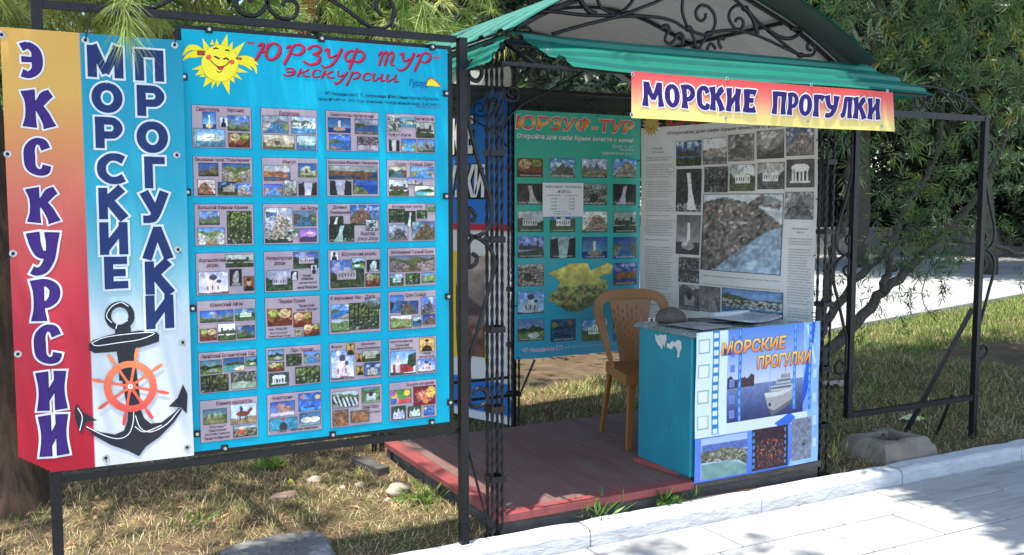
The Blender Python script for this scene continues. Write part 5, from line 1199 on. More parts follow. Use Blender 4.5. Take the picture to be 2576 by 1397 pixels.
def bend_c(u, v): return .012 * math.sin(u * math.pi) * (1 - v) ** 1.5 + .018 * max(0, u - .55) * (1 - v) + .003 * math.sin(v * 9)
CPO = Sheet((3.048, 3.787, .150), (.85, 0, .012), (0, 0, 1), .848, .775, bend_c)
cpo = thing('counter_poster', (3.47, 3.787, .15), 'blue boat trip poster with a white ship fixed to the counter front', 'poster')
P = Pic(230, 210, (196, 222, 240), (74, 112, 214), 77)
P.put((P.X < .24) & (P.Y < .72), (222, 236, 242)); P.poly([(.0, .7), (.24, .7), (.24, 1), (0, 1)], (96, 130, 222), .1, 20)
P.poly([(.86, 0), (1, 0), (1, 1), (.74, 1), (.9, .6)], (150, 190, 236), .2, 20); P.poly([(.93, 0), (.96, 0), (.90, .5), (.80, .7), (.74, .7), (.86, .45)], (40, 92, 205), .2); P.poly([(.88, .02), (.9, .02), (.97, .3), (.95, .3)], (205, 225, 245))
P.rect(.24, .63, .9, .70, (222, 232, 244)); P.poly([(.62, .68), (.75, .62), (.8, .66), (.7, .74)], (60, 112, 214))
sky_ = (P.X > .245) & (P.X < .86) & (P.Y < .63)
t = np.clip(P.Y / .38, 0, 1)[..., None]; P.a = np.where(sky_[..., None], np.array((92, 136, 214.)) * (1 - t) + np.array((206, 214, 234.)) * t, P.a)
tt = np.clip((P.Y - .385) / .24, 0, 1)[..., None]; P.a = np.where((sky_ & (P.Y > .385))[..., None], (np.array((120, 138, 182.)) * (1 - tt) + np.array((52, 60, 104.)) * tt) * (1 + .3 * (vnoise(P.h, P.w, 5, 17) - .5))[..., None], P.a)
P.poly([(.245, .33), (.27, .31), (.29, .335), (.32, .345), (.34, .335), (.38, .33), (.40, .345), (.43, .31), (.455, .325), (.455, .40), (.245, .40)], (74, 58, 66), .4)
P.poly([(.542, .464), (.60, .462), (.675, .460), (.785, .4225), (.79, .533), (.71, .582), (.60, .626), (.571, .566)], (170, 166, 164), .08)
P.poly([(.542, .464), (.60, .462), (.675, .460), (.785, .4225), (.787, .455), (.68, .492), (.553, .496)], (214, 212, 208), .05)
P.poly([(.571, .566), (.60, .626), (.71, .582), (.785, .535), (.785, .52), (.62, .59)], (110, 104, 110), .1)
P.rect(.594, .418, .774, .458, (196, 196, 198), .1); P.rect(.60, .428, .765, .444, (100, 104, 116)); P.rect(.64, .372, .762, .408, (186, 188, 192), .1); P.rect(.65, .382, .755, .396, (108, 112, 124)); P.rect(.664, .330, .768, .343, (206, 206, 206)); P.rect(.675, .343, .752, .372, (150, 154, 164), .3); P.rect(.708, .262, .713, .332, (96, 98, 108)); P.rect(.583, .255, .5865, .46, (160, 166, 186)); P.ell(.585, .545, .012, .014, (70, 66, 72))
for x0, x1, y0, y1, hole, base in ((.125, .178, .0, .69, .018, (40, 132, 200)), (.325, .352, 0, .62, .012, (60, 120, 205)), (.775, .80, .0, .60, .010, (70, 140, 215)), (.905, .93, .02, .62, .012, (60, 130, 215))):
    P.rect(x0, y0, x1, y1, base)
    for y in np.arange(y0 + .012, y1 - .02, .058): P.rect(x0 + .009, y, x1 - .009, y + .034, (226, 236, 242) if x0 < .2 else (140, 190, 236))
for y in (.05, .215, .385, .555):
    P.rect(.018, y, .104, y + .092, (150, 176, 176)); P.rect(.025, y + .008, .097, y + .084, (232, 238, 238))
for y in (.04, .14, .24, .34, .45, .55): P.rect(.262, y, .30, y + .05, (128, 150, 210)); P.rect(.268, y + .006, .294, y + .044, (104, 128, 196))
for y in (.33, .5, .66, .82): P.rect(.945, y, .985, y + .08, (150, 190, 230)); P.rect(.95, y + .008, .98, y + .072, (196, 216, 238))
P.rect(.05, .71, .40, .985, (176, 196, 226)); P.put((P.X > .05) & (P.X < .40) & (P.Y > .75) & (P.Y < .81), (92, 112, 176), .3); P.poly([(.05, .79), (.14, .80), (.22, .785), (.30, .80), (.40, .82), (.40, .93), (.33, .885), (.2, .875), (.05, .87)], (104, 106, 84), .7, 4); P.specks(.81, .88, (214, 208, 196), .14, 2.4, .08, .4); P.put((P.X > .05) & (P.X < .40) & (P.Y > .88 + .05 * np.clip(P.X - .28, 0, 1) / .12) & (P.Y < .985), (120, 156, 150), .2, 12)
P.rect(.44, .70, .735, .985, (58, 40, 50), .5); P.specks(.78, .96, (230, 110, 60), .12, 1.8, .48, .7); P.specks(.80, .9, (225, 205, 120), .08, 1.8, .48, .7); P.specks(.8, .95, (120, 120, 225), .05, 1.8, .48, .7)
for x in (.445, .705): 
    for y in np.arange(.72, .97, .045): P.rect(x, y, x + .014, y + .024, (84, 140, 196))
P.rect(.765, .67, .94, .965, (126, 134, 150), .35); P.ell(.87, .86, .012, .012, (70, 60, 64))
CPO.grid('sheet', lin(np.clip(P.a, 0, 255)) * .9, 0, 0, CPO.w, CPO.h, 0, PRINT, cpo)
def orange(b): return lin(np.array((236, 128, 44)) * (1 - b) + np.array((248, 204, 110)) * b)
for t, (a, b, c, d) in (('МОРСКИЕ', (.185, .075, .705, .165)), ('ПРОГУЛКИ', (.47, .195, .92, .29))):
    bx = (a * CPO.w, (1 - d) * CPO.h, c * CPO.w, (1 - b) * CPO.h); e = .004
    o = CPO.word('lettering', t, bx, .0045, PRINT, cpo, bold=.03, shear=.12, res=3, grad=orange)
    CPO.word('lettering_shadow', t, (bx[0] + e, bx[1] - e, bx[2] + e, bx[3] - e), .0025, ink(72, 84, 130), o, bold=.045, shear=.12, res=3)
for u, v in ((.01, .765), (.838, .77), (.01, .02)):
    c = CPO.p(u, v, .001); MB().tube([c, c + Vector((0, -.003, 0))], .004, 8).build('tack', STEEL, cpo)
# things lying on the counter
MAG = pmat('glossy_print_paper', (.48, .49, .50), (.36, .37, .38), rough=.3, scale=14, col3=(.2, .22, .24), s3=10, w3=(.5, .6))
def paper_thing(name, c, size, rot, label, cat, mat, curl=.0):
    n = 8; V = []; M = Matrix.Rotation(rot, 3, 'Z')
    for top in (1, 0):
        for j in range(n + 1):
            for i in range(n + 1):
                q = Vector(((i / n - .5) * size[0], (j / n - .5) * size[1], size[2] * top + curl * (abs(i / n - .5) * 2) ** 2))
                V.append(Vector(c) + M @ q)
    m = (n + 1) ** 2; F = []
    for j in range(n):
        for i in range(n):
            a = j * (n + 1) + i; F.append((a, a + 1, a + n + 2, a + n + 1)); F.append((m + a, m + a + n + 1, m + a + n + 2, m + a + 1))
    for k in range(n):
        for (a, b) in ((k, k + 1), ((n - k) + n * (n + 1), (n - k - 1) + n * (n + 1)), ((n - k) * (n + 1), (n - k - 1) * (n + 1)), (k * (n + 1) + n, (k + 1) * (n + 1) + n)):
            F.append((a, m + a, m + b, b))
    o = mk(name, V, F, mat, None, loc=c); tag(o, label, cat); return o
paper_thing('magazine', (3.60, 4.05, .930), (.34, .24, .010), .2, 'glossy grey magazine lying open on the counter top', 'magazine', MAG, .014)
paper_thing('brochure', (3.42, 4.12, .930), (.22, .15, .006), -.3, 'dark brochure at the back of the counter beside the magazine', 'brochure', pmat('dark_cover', (.10, .11, .12), (.06, .07, .08), rough=.35, scale=12))
paper_thing('paper_roll', (3.62, 4.20, .938), (.27, .035, .022), .05, 'rolled white paper lying across the back of the counter', 'paper', PAPER, 0)
paper_thing('price_list', (3.22, 3.98, .9295), (.22, .26, .002), .15, 'flat printed sheet under film at the near end of the counter', 'paper', MAG)
# rounded brown-grey bundle behind the papers
CLOTH = pmat('brown_grey_cloth', (.12, .105, .09), (.08, .07, .062), rough=.95, scale=30, bump=.6, bscale=80)
bm = bmesh.new(); bmesh.ops.create_icosphere(bm, subdivisions=3, radius=1)
for vtx in bm.verts:
    p = vtx.co; k = 1 + .07 * math.sin(p.x * 5 + 1) * math.cos(p.y * 4) ; vtx.co = Vector((p.x * .085 * k, p.y * .075 * k, max(-.3, p.z) * .058 * k))
bun = bpy.data.meshes.new('cloth_bundle'); bm.to_mesh(bun); bm.free(); bun.materials.append(CLOTH); bun.polygons.foreach_set('use_smooth', [True] * len(bun.polygons))
bo = bpy.data.objects.new('cloth_bundle', bun); COL.objects.link(bo); bo.location = (3.20, 4.20, .948)
tag(bo, 'small rounded brown grey cloth bundle at the back of the counter', 'bundle')

# ------------------------------------------------------------------ brown plastic chair behind the counter
PLA = pmat('brown_plastic', (.30, .125, .032), (.25, .105, .028), rough=.38, scale=6, bump=.05)
ch_o = Vector((3.365, 4.66, PZ)); RZ = Matrix.Rotation(math.radians(-13), 3, 'Z')
chair = thing('plastic_chair', tuple(ch_o), 'brown plastic chair with slotted back standing behind the counter', 'chair')
def C(x, y, z): return ch_o + RZ @ Vector((x, y, z))
# seat: shallow dish with apron
V = []; n = 14
for j in range(n + 1):
    for i in range(n + 1):
        a, b = i / n * 2 - 1, j / n * 2 - 1; wv = .19 + .015 * (-b)
        V.append(C(a * wv, b * .21, .435 - .012 * (1 - a * a) * (1 - b * b) + .010 * max(0, b)))
m = len(V); V += [p - Vector((0, 0, .022)) for p in V]
F = [(j * (n + 1) + i, j * (n + 1) + i + 1, (j + 1) * (n + 1) + i + 1, (j + 1) * (n + 1) + i) for j in range(n) for i in range(n)]
F += [tuple(m + q for q in f[::-1]) for f in F]
rim = [i for i in range(n + 1)] + [j * (n + 1) + n for j in range(1, n + 1)] + [n * (n + 1) + i for i in range(n - 1, -1, -1)] + [j * (n + 1) for j in range(n - 1, 0, -1)]
apr = len(V); V += [V[q] - Vector((0, 0, .060)) for q in rim]
for k in range(len(rim)): F.append((rim[k], rim[(k + 1) % len(rim)], apr + (k + 1) % len(rim), apr + k))
mk('seat', V, F, PLA, chair, smooth=False)
for sx in (-1, 1):
    for sy in (-1, 1):
        top = Vector((sx * .172, sy * .185, .43)); bot = Vector((sx * .205, sy * .235, 0))
        mb = MB(); V = []
        for k in range(7):
            q = top.lerp(bot, k / 6); wv = .043 - .016 * k / 6
            V += [C(q.x - sx * wv, q.y, q.z), C(q.x, q.y, q.z), C(q.x, q.y - sy * wv, q.z), C(q.x - sx * .008, q.y - sy * wv, q.z), C(q.x - sx * .008, q.y - sy * .008, q.z), C(q.x - sx * wv, q.y - sy * .008, q.z)]
        F = [(k * 6 + i, k * 6 + (i + 1) % 6, (k + 1) * 6 + (i + 1) % 6, (k + 1) * 6 + i) for k in range(6) for i in range(6)] + [tuple(range(36, 42))]
        mk('leg', V, F, PLA, chair)
# hoop: from the seat corners up over the back
hoop = [(-.215, .06, .43), (-.228, .12, .52), (-.25, .18, .66), (-.262, .225, .76), (-.245, .245, .815), (-.18, .255, .848), (-.08, .26, .858), (.08, .26, .858), (.18, .255, .848), (.245, .245, .815), (.262, .225, .76), (.25, .18, .66), (.228, .12, .52), (.215, .06, .43)]
P = smooth_path(hoop, 5); V = []; nP = len(P)
for k, q in enumerate(P):
    s = abs(k / (nP - 1) - .5) * 2
    hw = .040 * (1 - s ** 3) + .016; th = .011
    t = np.array(P[min(k + 1, nP - 1)]) - np.array(P[max(k - 1, 0)]); t /= np.linalg.norm(t)
    out = np.array([q[0] * .9, .0, q[2] - .62]); out -= t * out.dot(t); out /= max(np.linalg.norm(out), 1e-6)
    bi = np.cross(t, out)
    for du, dv in ((-1, -1), (1, -1), (1, 1), (-1, 1)):
        V.append(C(*(np.array(q) * np.array([.84, 1, 1]) + out * hw * du * .55 + bi * th * dv)))
F = [(k * 4 + i, k * 4 + (i + 1) % 4, (k + 1) * 4 + (i + 1) % 4, (k + 1) * 4 + i) for k in range(nP - 1) for i in range(4)] + [(0, 1, 2, 3), tuple((nP - 1) * 4 + i for i in range(4))]
mk('back_hoop', V, F, PLA, chair)
# slotted panel
V = []; na, nb_ = 66, 48
for j in range(nb_ + 1):
    b = j / nb_; hw = .088 + .055 * b ** 1.6
    for i in range(na + 1):
        a = i / na * 2 - 1
        V.append(C(a * hw, .185 + .07 * b + .022 * (1 - a * a) * (1 - b * .4), .44 + .395 * b))
F = []
for j in range(nb_):
    for i in range(na):
        slot = (i % 8 == 4) and ((j + (3 if (i // 8) % 2 else 0)) % 6 in (0, 1, 2)) and 5 < j < 42
        if not slot: F.append((j * (na + 1) + i, j * (na + 1) + i + 1, (j + 1) * (na + 1) + i + 1, (j + 1) * (na + 1) + i))
bp = mk('back_panel', V, F, PLA, chair, smooth=True)
md = bp.modifiers.new('thick', 'SOLIDIFY'); md.thickness = .006
# ------------------------------------------------------------------ right display frame, empty
YR = 3.95; RX0, RX1 = 4.305, 5.425
rst = thing('display_stand', (4.87, YR, SOIL_Z), 'empty black iron display frame right of the kiosk under the leafy branches', 'display stand', 'iron display stands')
MB().box((RX1, YR, 1.08), (.036, .036, 2.06)).build('post', IRON, rst)
MB().box((RX0, YR, 1.222), (.036, .036, 1.80)).build('post', IRON, rst)
MB().bar((RX0 - .17, YR, 2.098), (RX1 + .02, YR, 2.098), .03, .034).build('top_rail', IRON, rst)
MB().bar((RX0 + .024, YR, .335), (RX1 - .024, YR, .335), .028, .032).build('bottom_rail', IRON, rst)
b0 = onZ(2275, 1092, .05); MB().bar((RX1 - .01, YR + .03, .90), (b0.x, b0.y, .045), .03, .03).build('strut', IRON, rst)
b1 = onZ(2352, 1098, .05); MB().tube([(b1.x, b1.y, .04), (b1.x + .02, b1.y - .1, .34)], .011, 6).build('stake', IRON, rst)
for sg, x0 in ((-1, RX0 - .022), (1, RX1 + .022)):
    for B in BRACK:
        scroll_part('side_scroll', [(x0 + sg * max(x, .004), (z - .6) * .93 + .50) for x, z in B], YR, .0095, rst)
for c in CR[:2]:
    for mirr in (False, True):
        scroll_part('crest_scroll', [(4.87 + (x - .905) * .72, z - .155) for x, z in crest(c, mirr)], YR, .0075, rst)
scroll_part('crest_arch', [(RX0 + .05, 2.12), (4.5, 2.20), (4.87, 2.27), (5.2, 2.22), (RX1 - .02, 2.12)], YR, .0075, rst)

# ------------------------------------------------------------------ leaves, needles, blades in bulk
def unit(a): return a / np.maximum(np.linalg.norm(a, axis=-1, keepdims=True), 1e-9)
def leaf_mesh(name, P, D, Nn, Ln, Wd, col, mat, parent=None, fold=.18, loc=None):
    """lance-shaped leaves, four triangles each"""
    n = len(P); D = unit(D); S = unit(np.cross(D, Nn)); Nn = np.cross(S, D)
    Ln = Ln[:, None]; Wd = Wd[:, None]
    mid = P + D * Ln * .45 - Nn * Wd * fold
    V = np.stack([P, P + D * Ln * .42 + S * Wd * .5, P + D * Ln * .42 - S * Wd * .5, mid, P + D * Ln - Nn * Ln * .08], 1).reshape(-1, 3)
    b = (np.arange(n) * 5)[:, None]
    F = np.concatenate([b + np.array([[0, 1, 3]]), b + np.array([[0, 3, 2]]), b + np.array([[1, 4, 3]]), b + np.array([[3, 4, 2]])], 0)
    return mk(name, V, F, mat, parent, cols=np.repeat(col, 5, 0), loc=loc)

LEAF = attrmat('leaf', rough=.42, spec=.45, translucent=.28)
NEEDLE = attrmat('pine_needle', rough=.5, spec=.4, translucent=.2)
BLADE = attrmat('grass_blade', rough=.7, spec=.2, translucent=.25)
BARK = pmat('olive_bark', (.10, .085, .065), (.055, .045, .036), rough=.9, scale=22, bump=.9, bscale=45, stretch=(1, 1, .5))
PBARK = pmat('pine_bark', (.15, .085, .05), (.06, .038, .028), rough=.95, scale=12, bump=1.0, bscale=26, stretch=(1, 1, .3), lo=.42, hi=.58)

def shoots(base, dirs, lens, nleaf, llen, lwid, cols, jit=.5, seed=1, start=.2):
    """leafy shoots: returns leaf arrays"""
    r = np.random.default_rng(seed); m = len(base); dirs = unit(dirs)
    P = []; D = []; C = []
    ref = unit(np.cross(dirs, r.normal(size=(m, 3)))); bi = np.cross(dirs, ref)
    for k in range(nleaf):
        t = start + (1 - start) * (k + r.random(m)) / nleaf; a = k * 2.4 + r.random(m) * jit
        side = ref * np.cos(a)[:, None] + bi * np.sin(a)[:, None]
        sp = (.95 - .65 * t)[:, None]
        P.append(base + dirs * (lens * t)[:, None]); D.append(dirs * (1 - sp * .6) + side * sp + np.array([0, 0, .05]))
        C.append(cols * (.75 + .5 * r.random((m, 1))))
    P = np.concatenate(P); D = np.concatenate(D); C = np.concatenate(C); n = len(P)
    Nn = unit(r.normal(size=(n, 3)) * .5 + np.array([0, 0, 1.0]))
    return P, D, Nn, llen * (.7 + .6 * r.random(n)), lwid * (.8 + .4 * r.random(n)), C

def limb(name, pts, r0, r1, mat, parent, n=8, k=5, wob=.012, seed=0):
    P = smooth_path(pts, k); m = len(P); r = np.random.default_rng(seed)
    P = [p + r.normal(size=3) * wob for p in P]
    return MB().tube(P, [r0 + (r1 - r0) * i / (m - 1) for i in range(m)], n).build(name, mat, parent, smooth=True)

# the leafy tree on the right, with bare leaning limbs
TREE = Vector((5.72, 5.75, SOIL_Z))
tree = thing('leafy_tree', tuple(TREE), 'leafy narrow-leaved tree with bare leaning limbs behind the empty iron frame', 'tree')
def t5(pts, Y): return [tuple(onY((2560 + x / 1.996) / 1.267, (500 + y / 1.996) / 1.267, Y + d)) for x, y, d in pts]
limb('trunk', [(5.72, 5.75, -.02), (5.86, 5.8, .12)] + t5([(60, 1330, 0)], 5.8), .075, .062, BARK, tree, 10)
B1 = t5([(60, 1330, 0), (130, 1260, 0), (310, 1090, .02), (480, 900, .05), (640, 740, .05), (860, 550, 0), (980, 420, 0), (1080, 290, 0), (1180, 120, -.1), (1300, -150, -.2), (1450, -500, -.4)], 5.8)
B2 = t5([(60, 1330, 0), (100, 1150, .1), (150, 1050, .15), (330, 800, .2), (530, 610, .2), (600, 555, .2), (690, 530, .2), (850, 518, .2), (1000, 530, .2), (1200, 560, .3), (1450, 640, .4)], 5.8)
B3 = t5([(500, 870, .05), (520, 780, .05), (550, 715, .05), (542, 610, .05), (590, 480, .1), (640, 350, .1), (720, 220, .1), (800, 110, .1), (870, -100, .2), (900, -350, .3)], 5.8)
B0 = t5([(60, 1330, 0), (120, 1000, .1), (160, 780, .1), (190, 600, .1), (250, 460, .1), (300, 330, .1), (290, 120, .1), (330, -150, .1), (420, -500, .1)], 5.8)
B4 = t5([(690, 540, .2), (670, 440, .15), (760, 470, .1), (840, 505, .2)], 5.8)
limb('limb', B1, .055, .02, BARK, tree, 9); limb('limb', B2, .045, .016, BARK, tree, 8); limb('limb', B3, .034, .014, BARK, tree, 8); limb('limb', B0, .042, .02, BARK, tree, 8); limb('limb', B4, .022, .012, BARK, tree, 6)
for p, s in ((t5([(570, 730, 0), (600, 715, -.05), (590, 700, -.08)], 5.8), .012), (t5([(860, 550, 0), (905, 560, 0), (880, 640, -.05), (800, 730, -.1), (755, 870, -.15), (780, 960, -.2), (860, 1060, -.2)], 5.8), .007), (t5([(900, 550, 0), (1000, 610, 0), (1080, 660, 0)], 5.8), .007), (t5([(860, 510, 0), (920, 400, 0), (945, 270, 0)], 5.8), .010), (t5([(880, 500, 0), (960, 390, 0), (1010, 330, 0)], 5.8), .009), (t5([(755, 870, -.15), (690, 870, -.1), (640, 920, -.1)], 5.8), .004), (t5([(480, 880, 0), (430, 860, 0)], 5.8), .004)):
    limb('twig', p, s, s * .5, BARK, tree, 5, 3, .003)
RG = np.random.default_rng(21)
GRN_A = np.array(L3(100, 132, 66)); GRN_B = np.array(L3(62, 96, 52)); GRN_C = np.array(L3(132, 154, 108)); GRN_Y = np.array(L3(168, 166, 66))
def leafcols(n, r):
    k = r.random((n, 1)); c = np.where(k < .45, GRN_A, np.where(k < .8, GRN_B, GRN_C)); return np.where(r.random((n, 1)) < .04, GRN_Y, c)
# crown in view: clumps hung along and above the limbs
cl = []
while len(cl) < 270:
    x, y, z = RG.uniform(4.7, 10.2), RG.uniform(4.5, 6.5), RG.uniform(1.75, 4.4)
    if y > 6.45 - .0 * x: continue
    if z < 2.05 and RG.random() < .55: continue
    if x < 5.3 and z < 2.35: continue
    if x - 4.4 < 0.9 and z < 2.2: continue
    cl.append((x, y, z))
cl = np.array(cl)
m = 2700; ci = RG.integers(0, len(cl), m)
base = cl[ci] + RG.normal(size=(m, 3)) * np.array([.17, .17, .14])
dirs = unit(base - cl[ci] + RG.normal(size=(m, 3)) * .12) + np.array([-.15, -.25, .12]) + RG.normal(size=(m, 3)) * .25
lens = RG.uniform(.14, .26, m)
A = shoots(base, dirs, lens, 15, .098, .0135, leafcols(m, RG), seed=3)
leaf_mesh('crown', *A[:5], A[5], LEAF, tree)
# low hanging sprays among the limbs
low = np.array([p for L_, n in ((B1, 9), (B2, 12), (B3, 8)) for p in [L_[k] for k in RG.integers(3, len(L_), n)]])
m2 = 300; ci = RG.integers(0, len(low), m2); base = low[ci] + RG.normal(size=(m2, 3)) * np.array([.34, .16, .24])
base = base[base[:, 2] < 2.2]
A = shoots(base, RG.normal(size=(len(base), 3)) + np.array([.1, -.2, -.2]), RG.uniform(.14, .24, len(base)), 13, .08, .012, leafcols(len(base), RG), seed=5)
leaf_mesh('hanging_sprays', *A[:5], A[5], LEAF, tree)
# unseen crown added above the pavement on the right to throw the shade there
limb('shade_limb', [B0[-1], (5.9, 5.0, 4.6), (6.0, 3.8, 5.0), (6.2, 2.4, 5.2)], .03, .015, BARK, tree, 7)
m3 = 7500; z = RG.uniform(4.6, 5.3, m3); ty = RG.uniform(1.9, 6.7, m3); base = np.stack([4.36 + .22 * (ty - 3.4).clip(-2, .3) - .19 * z + RG.random(m3) ** 1.25 * 4.8 + .1, ty - .165 * z, z], 1)
A = shoots(base, RG.normal(size=(m3, 3)) + np.array([0, 0, .1]), RG.uniform(.2, .34, m3), 8, .17, .045, leafcols(m3, RG), seed=8)
leaf_mesh('shade_crown', *A[:5], A[5], LEAF, tree)

# ------------------------------------------------------------------ pine behind the left stand
PINE = Vector((-.13, 5.45, SOIL_Z))
pine = thing('pine_tree', tuple(PINE), 'pine tree with brown trunk behind the vertical banner, long needles hanging over the stand', 'tree')
V = []; n = 22; hh = np.linspace(-.02, 7.2, 50); r_ = np.random.default_rng(2)
for i, z in enumerate(hh):
    R_ = .21 * (1 - z / 9.5) + .09 * math.exp(-z / .22)
    for k in range(n):
        a = 2 * math.pi * k / n; q = R_ * (1 + .06 * math.sin(a * 5 + z * 2.3) + .05 * math.sin(a * 9 - z * 5)) + r_.normal() * .006
        V.append((PINE.x - .02 * z + q * math.cos(a), PINE.y + .05 * z + q * math.sin(a), SOIL_Z + z))
F = [(i * n + k, i * n + (k + 1) % n, (i + 1) * n + (k + 1) % n, (i + 1) * n + k) for i in range(len(hh) - 1) for k in range(n)]
mk('trunk', V, F, PBARK, pine, smooth=True)
RP = np.random.default_rng(33)
def needle_tufts(C_, D_, nn, length, seed, width=.0028):
    r = np.random.default_rng(seed); m = len(C_); D_ = unit(D_)
    t = r.random((m, nn, 1)); side = r.normal(size=(m, nn, 3)); side -= D_[:, None] * (side * D_[:, None]).sum(-1, keepdims=True); side = unit(side)
    ang = (.25 + 1.0 * r.random((m, nn, 1)))
    d = unit(D_[:, None] * np.cos(ang) + side * np.sin(ang) + np.array([0, 0, -.12]))
    p0 = C_[:, None] - D_[:, None] * (t * .09)
    L_ = length * (.7 + .5 * r.random((m, nn, 1)))
    w = unit(np.cross(d, r.normal(size=(m, nn, 3)))) * width
    mid = p0 + d * L_ * .55 - np.array([0, 0, .012]) * L_ / .15; tip = p0 + d * L_ - np.array([0, 0, .045]) * L_ / .15
    V = np.stack([p0 - w * .5, p0 + w * .5, mid + w * .5, mid - w * .5, tip], 2).reshape(-1, 3)
    k = (np.arange(m * nn) * 5)[:, None]
    F = np.concatenate([k + np.array([[0, 1, 2]]), k + np.array([[0, 2, 3]]), k + np.array([[3, 2, 4]])], 0)
    c0 = np.where(r.random((m, 1, 1)) < .5, np.array(L3(150, 168, 84)), np.array(L3(112, 142, 68)))
    c0 = np.where(r.random((m, 1, 1)) < .12, np.array(L3(190, 194, 112)), c0)
    c0 = np.where(r.random((m, 1, 1)) < .07, np.array(L3(150, 112, 70)), c0); c = c0 * (.6 + .75 * r.random((m, nn, 1)))
    return V, F, np.repeat(c.reshape(-1, 3), 5, 0)
# boughs
def bough(a, b, sag, k, name='bough'):
    a, b = Vector(a), Vector(b); mid = (a + b) / 2 + Vector((0, 0, sag))
    limb(name, [tuple(a), tuple(mid), tuple(b)], .035, .008, PBARK, pine, 6, 6, .01, k)
    P = np.array(smooth_path([tuple(a), tuple(mid), tuple(b)], 12)); return P
bp_ = []
for k, (a, b, s) in enumerate([((-.15, 5.5, 3.0), (1.4, 5.0, 2.75), .15), ((-.15, 5.55, 3.3), (2.2, 5.8, 2.9), .25), ((-.15, 5.5, 3.5), (.6, 4.5, 2.75), .2), ((-.15, 5.6, 3.6), (3.0, 7.0, 3.0), .3), ((-.2, 5.6, 2.9), (.9, 6.8, 2.6), .1), ((-.2, 5.6, 4.0), (1.9, 6.6, 3.4), .3), ((-.2, 5.5, 2.8), (-.6, 4.6, 2.5), .1), ((-.15, 5.5, 4.4), (2.0, 4.4, 4.2), .2), ((-.15, 5.5, 4.8), (.4, 2.6, 4.3), .3), ((-.15, 5.5, 5.2), (1.4, 2.9, 4.6), .3), ((-.15, 5.5, 4.6), (-.7, 3.2, 4.2), .2), ((-.6, 3.30, 3.67), (.62, 3.50, 3.52), .02)]):  # last bough is added out of view for its shadow on the banner
    bp_.append(bough(a, b, s, k))
vis = np.concatenate(bp_[:7])
m = 1150; q = vis[RP.integers(0, len(vis), m)] + RP.normal(size=(m, 3)) * np.array([.28, .35, .22]); q = q[(q[:, 2] > 2.36) & (q[:, 1] > 4.15)]
extra = np.stack([RP.uniform(-.9, 3.6, 520), RP.uniform(6.0, 9.0, 520), RP.uniform(2.3, 4.0, 520)], 1)
q = np.concatenate([q, extra]); dq = RP.normal(size=(len(q), 3)) + np.array([.2, -.5, -.1])
Vn, Fn, Cn = needle_tufts(q, dq, 64, .155, 5, .0036)
mk('crown', Vn, Fn, NEEDLE, pine, cols=Cn)
shd = np.concatenate(bp_[7:])
m = 190; q = shd[RP.integers(6, len(shd), m)] + RP.normal(size=(m, 3)) * np.array([.30, .34, .15]); q = q[q[:, 2] > 3.7]
q2 = np.array([1.0, 2.5, 4.45]) + RP.normal(size=(150, 3)) * np.array([.55, .22, .12]); q3 = np.array([.1, 3.40, 3.62]) + RP.normal(size=(16, 3)) * np.array([.35, .12, .12]); q4 = np.stack([RP.uniform(.3, 1.3, 16), RP.uniform(3.36, 3.58, 16), RP.uniform(2.85, 3.4, 16)], 1); q = np.concatenate([q, q2, q3, q4])  # tufts added out of view to shade the kerb and streak the boards
Vn, Fn, Cn = needle_tufts(q, RP.normal(size=(len(q), 3)), 60, .17, 6, .0034)
mk('upper_crown', Vn, Fn, NEEDLE, pine, cols=Cn)
limb('shading_bough', [(-.75, 3.27, 3.70), (.0, 3.40, 3.62), (.66, 3.50, 3.52)], .055, .03, PBARK, pine, 7, 6, .012, 77)  # thicker bough added above view to throw a diagonal shadow on the banner
q5 = np.concatenate([np.array([.1, 3.42, 3.55]) + RP.normal(size=(22, 3)) * np.array([.35, .10, .14]), np.stack([RP.uniform(.2, 1.45, 34), RP.uniform(3.36, 3.60, 34), RP.uniform(2.75, 3.5, 34)], 1)])  # wide-needled tufts added above view for shadow streaks on the boards
Vn, Fn, Cn = needle_tufts(q5, RP.normal(size=(len(q5), 3)) + np.array([.3, 0, -.4]), 26, .17, 16, .0075)
mk('shadow_tufts', Vn, Fn, NEEDLE, pine, cols=Cn)
# sprig that hangs in front of the vertical banner
sp0 = onY(322, 96, 3.46)
limb('hanging_twig', [(.40, 3.2, 4.3), (.36, 3.36, 3.2), (sp0.x - .005, 3.45, 2.5), tuple(sp0)], .008, .004, PBARK, pine, 6, 6, .004)
for c, d, nn, L_ in ((sp0, (0.05, -.1, -1), 80, .135), (sp0 + Vector((0, 0, .07)), (.2, -.1, -.6), 50, .13), (sp0 + Vector((-.03, .02, .12)), (-.6, 0, -.3), 50, .13), (sp0 + Vector((.02, .0, .2)), (.5, 0, .1), 50, .13)):
    Vn, Fn, Cn = needle_tufts(np.array([c]), np.array([d], float), nn, L_, 9, .0017)
    mk('needle_tuft', Vn, Fn, NEEDLE, pine, cols=Cn * 1.15)

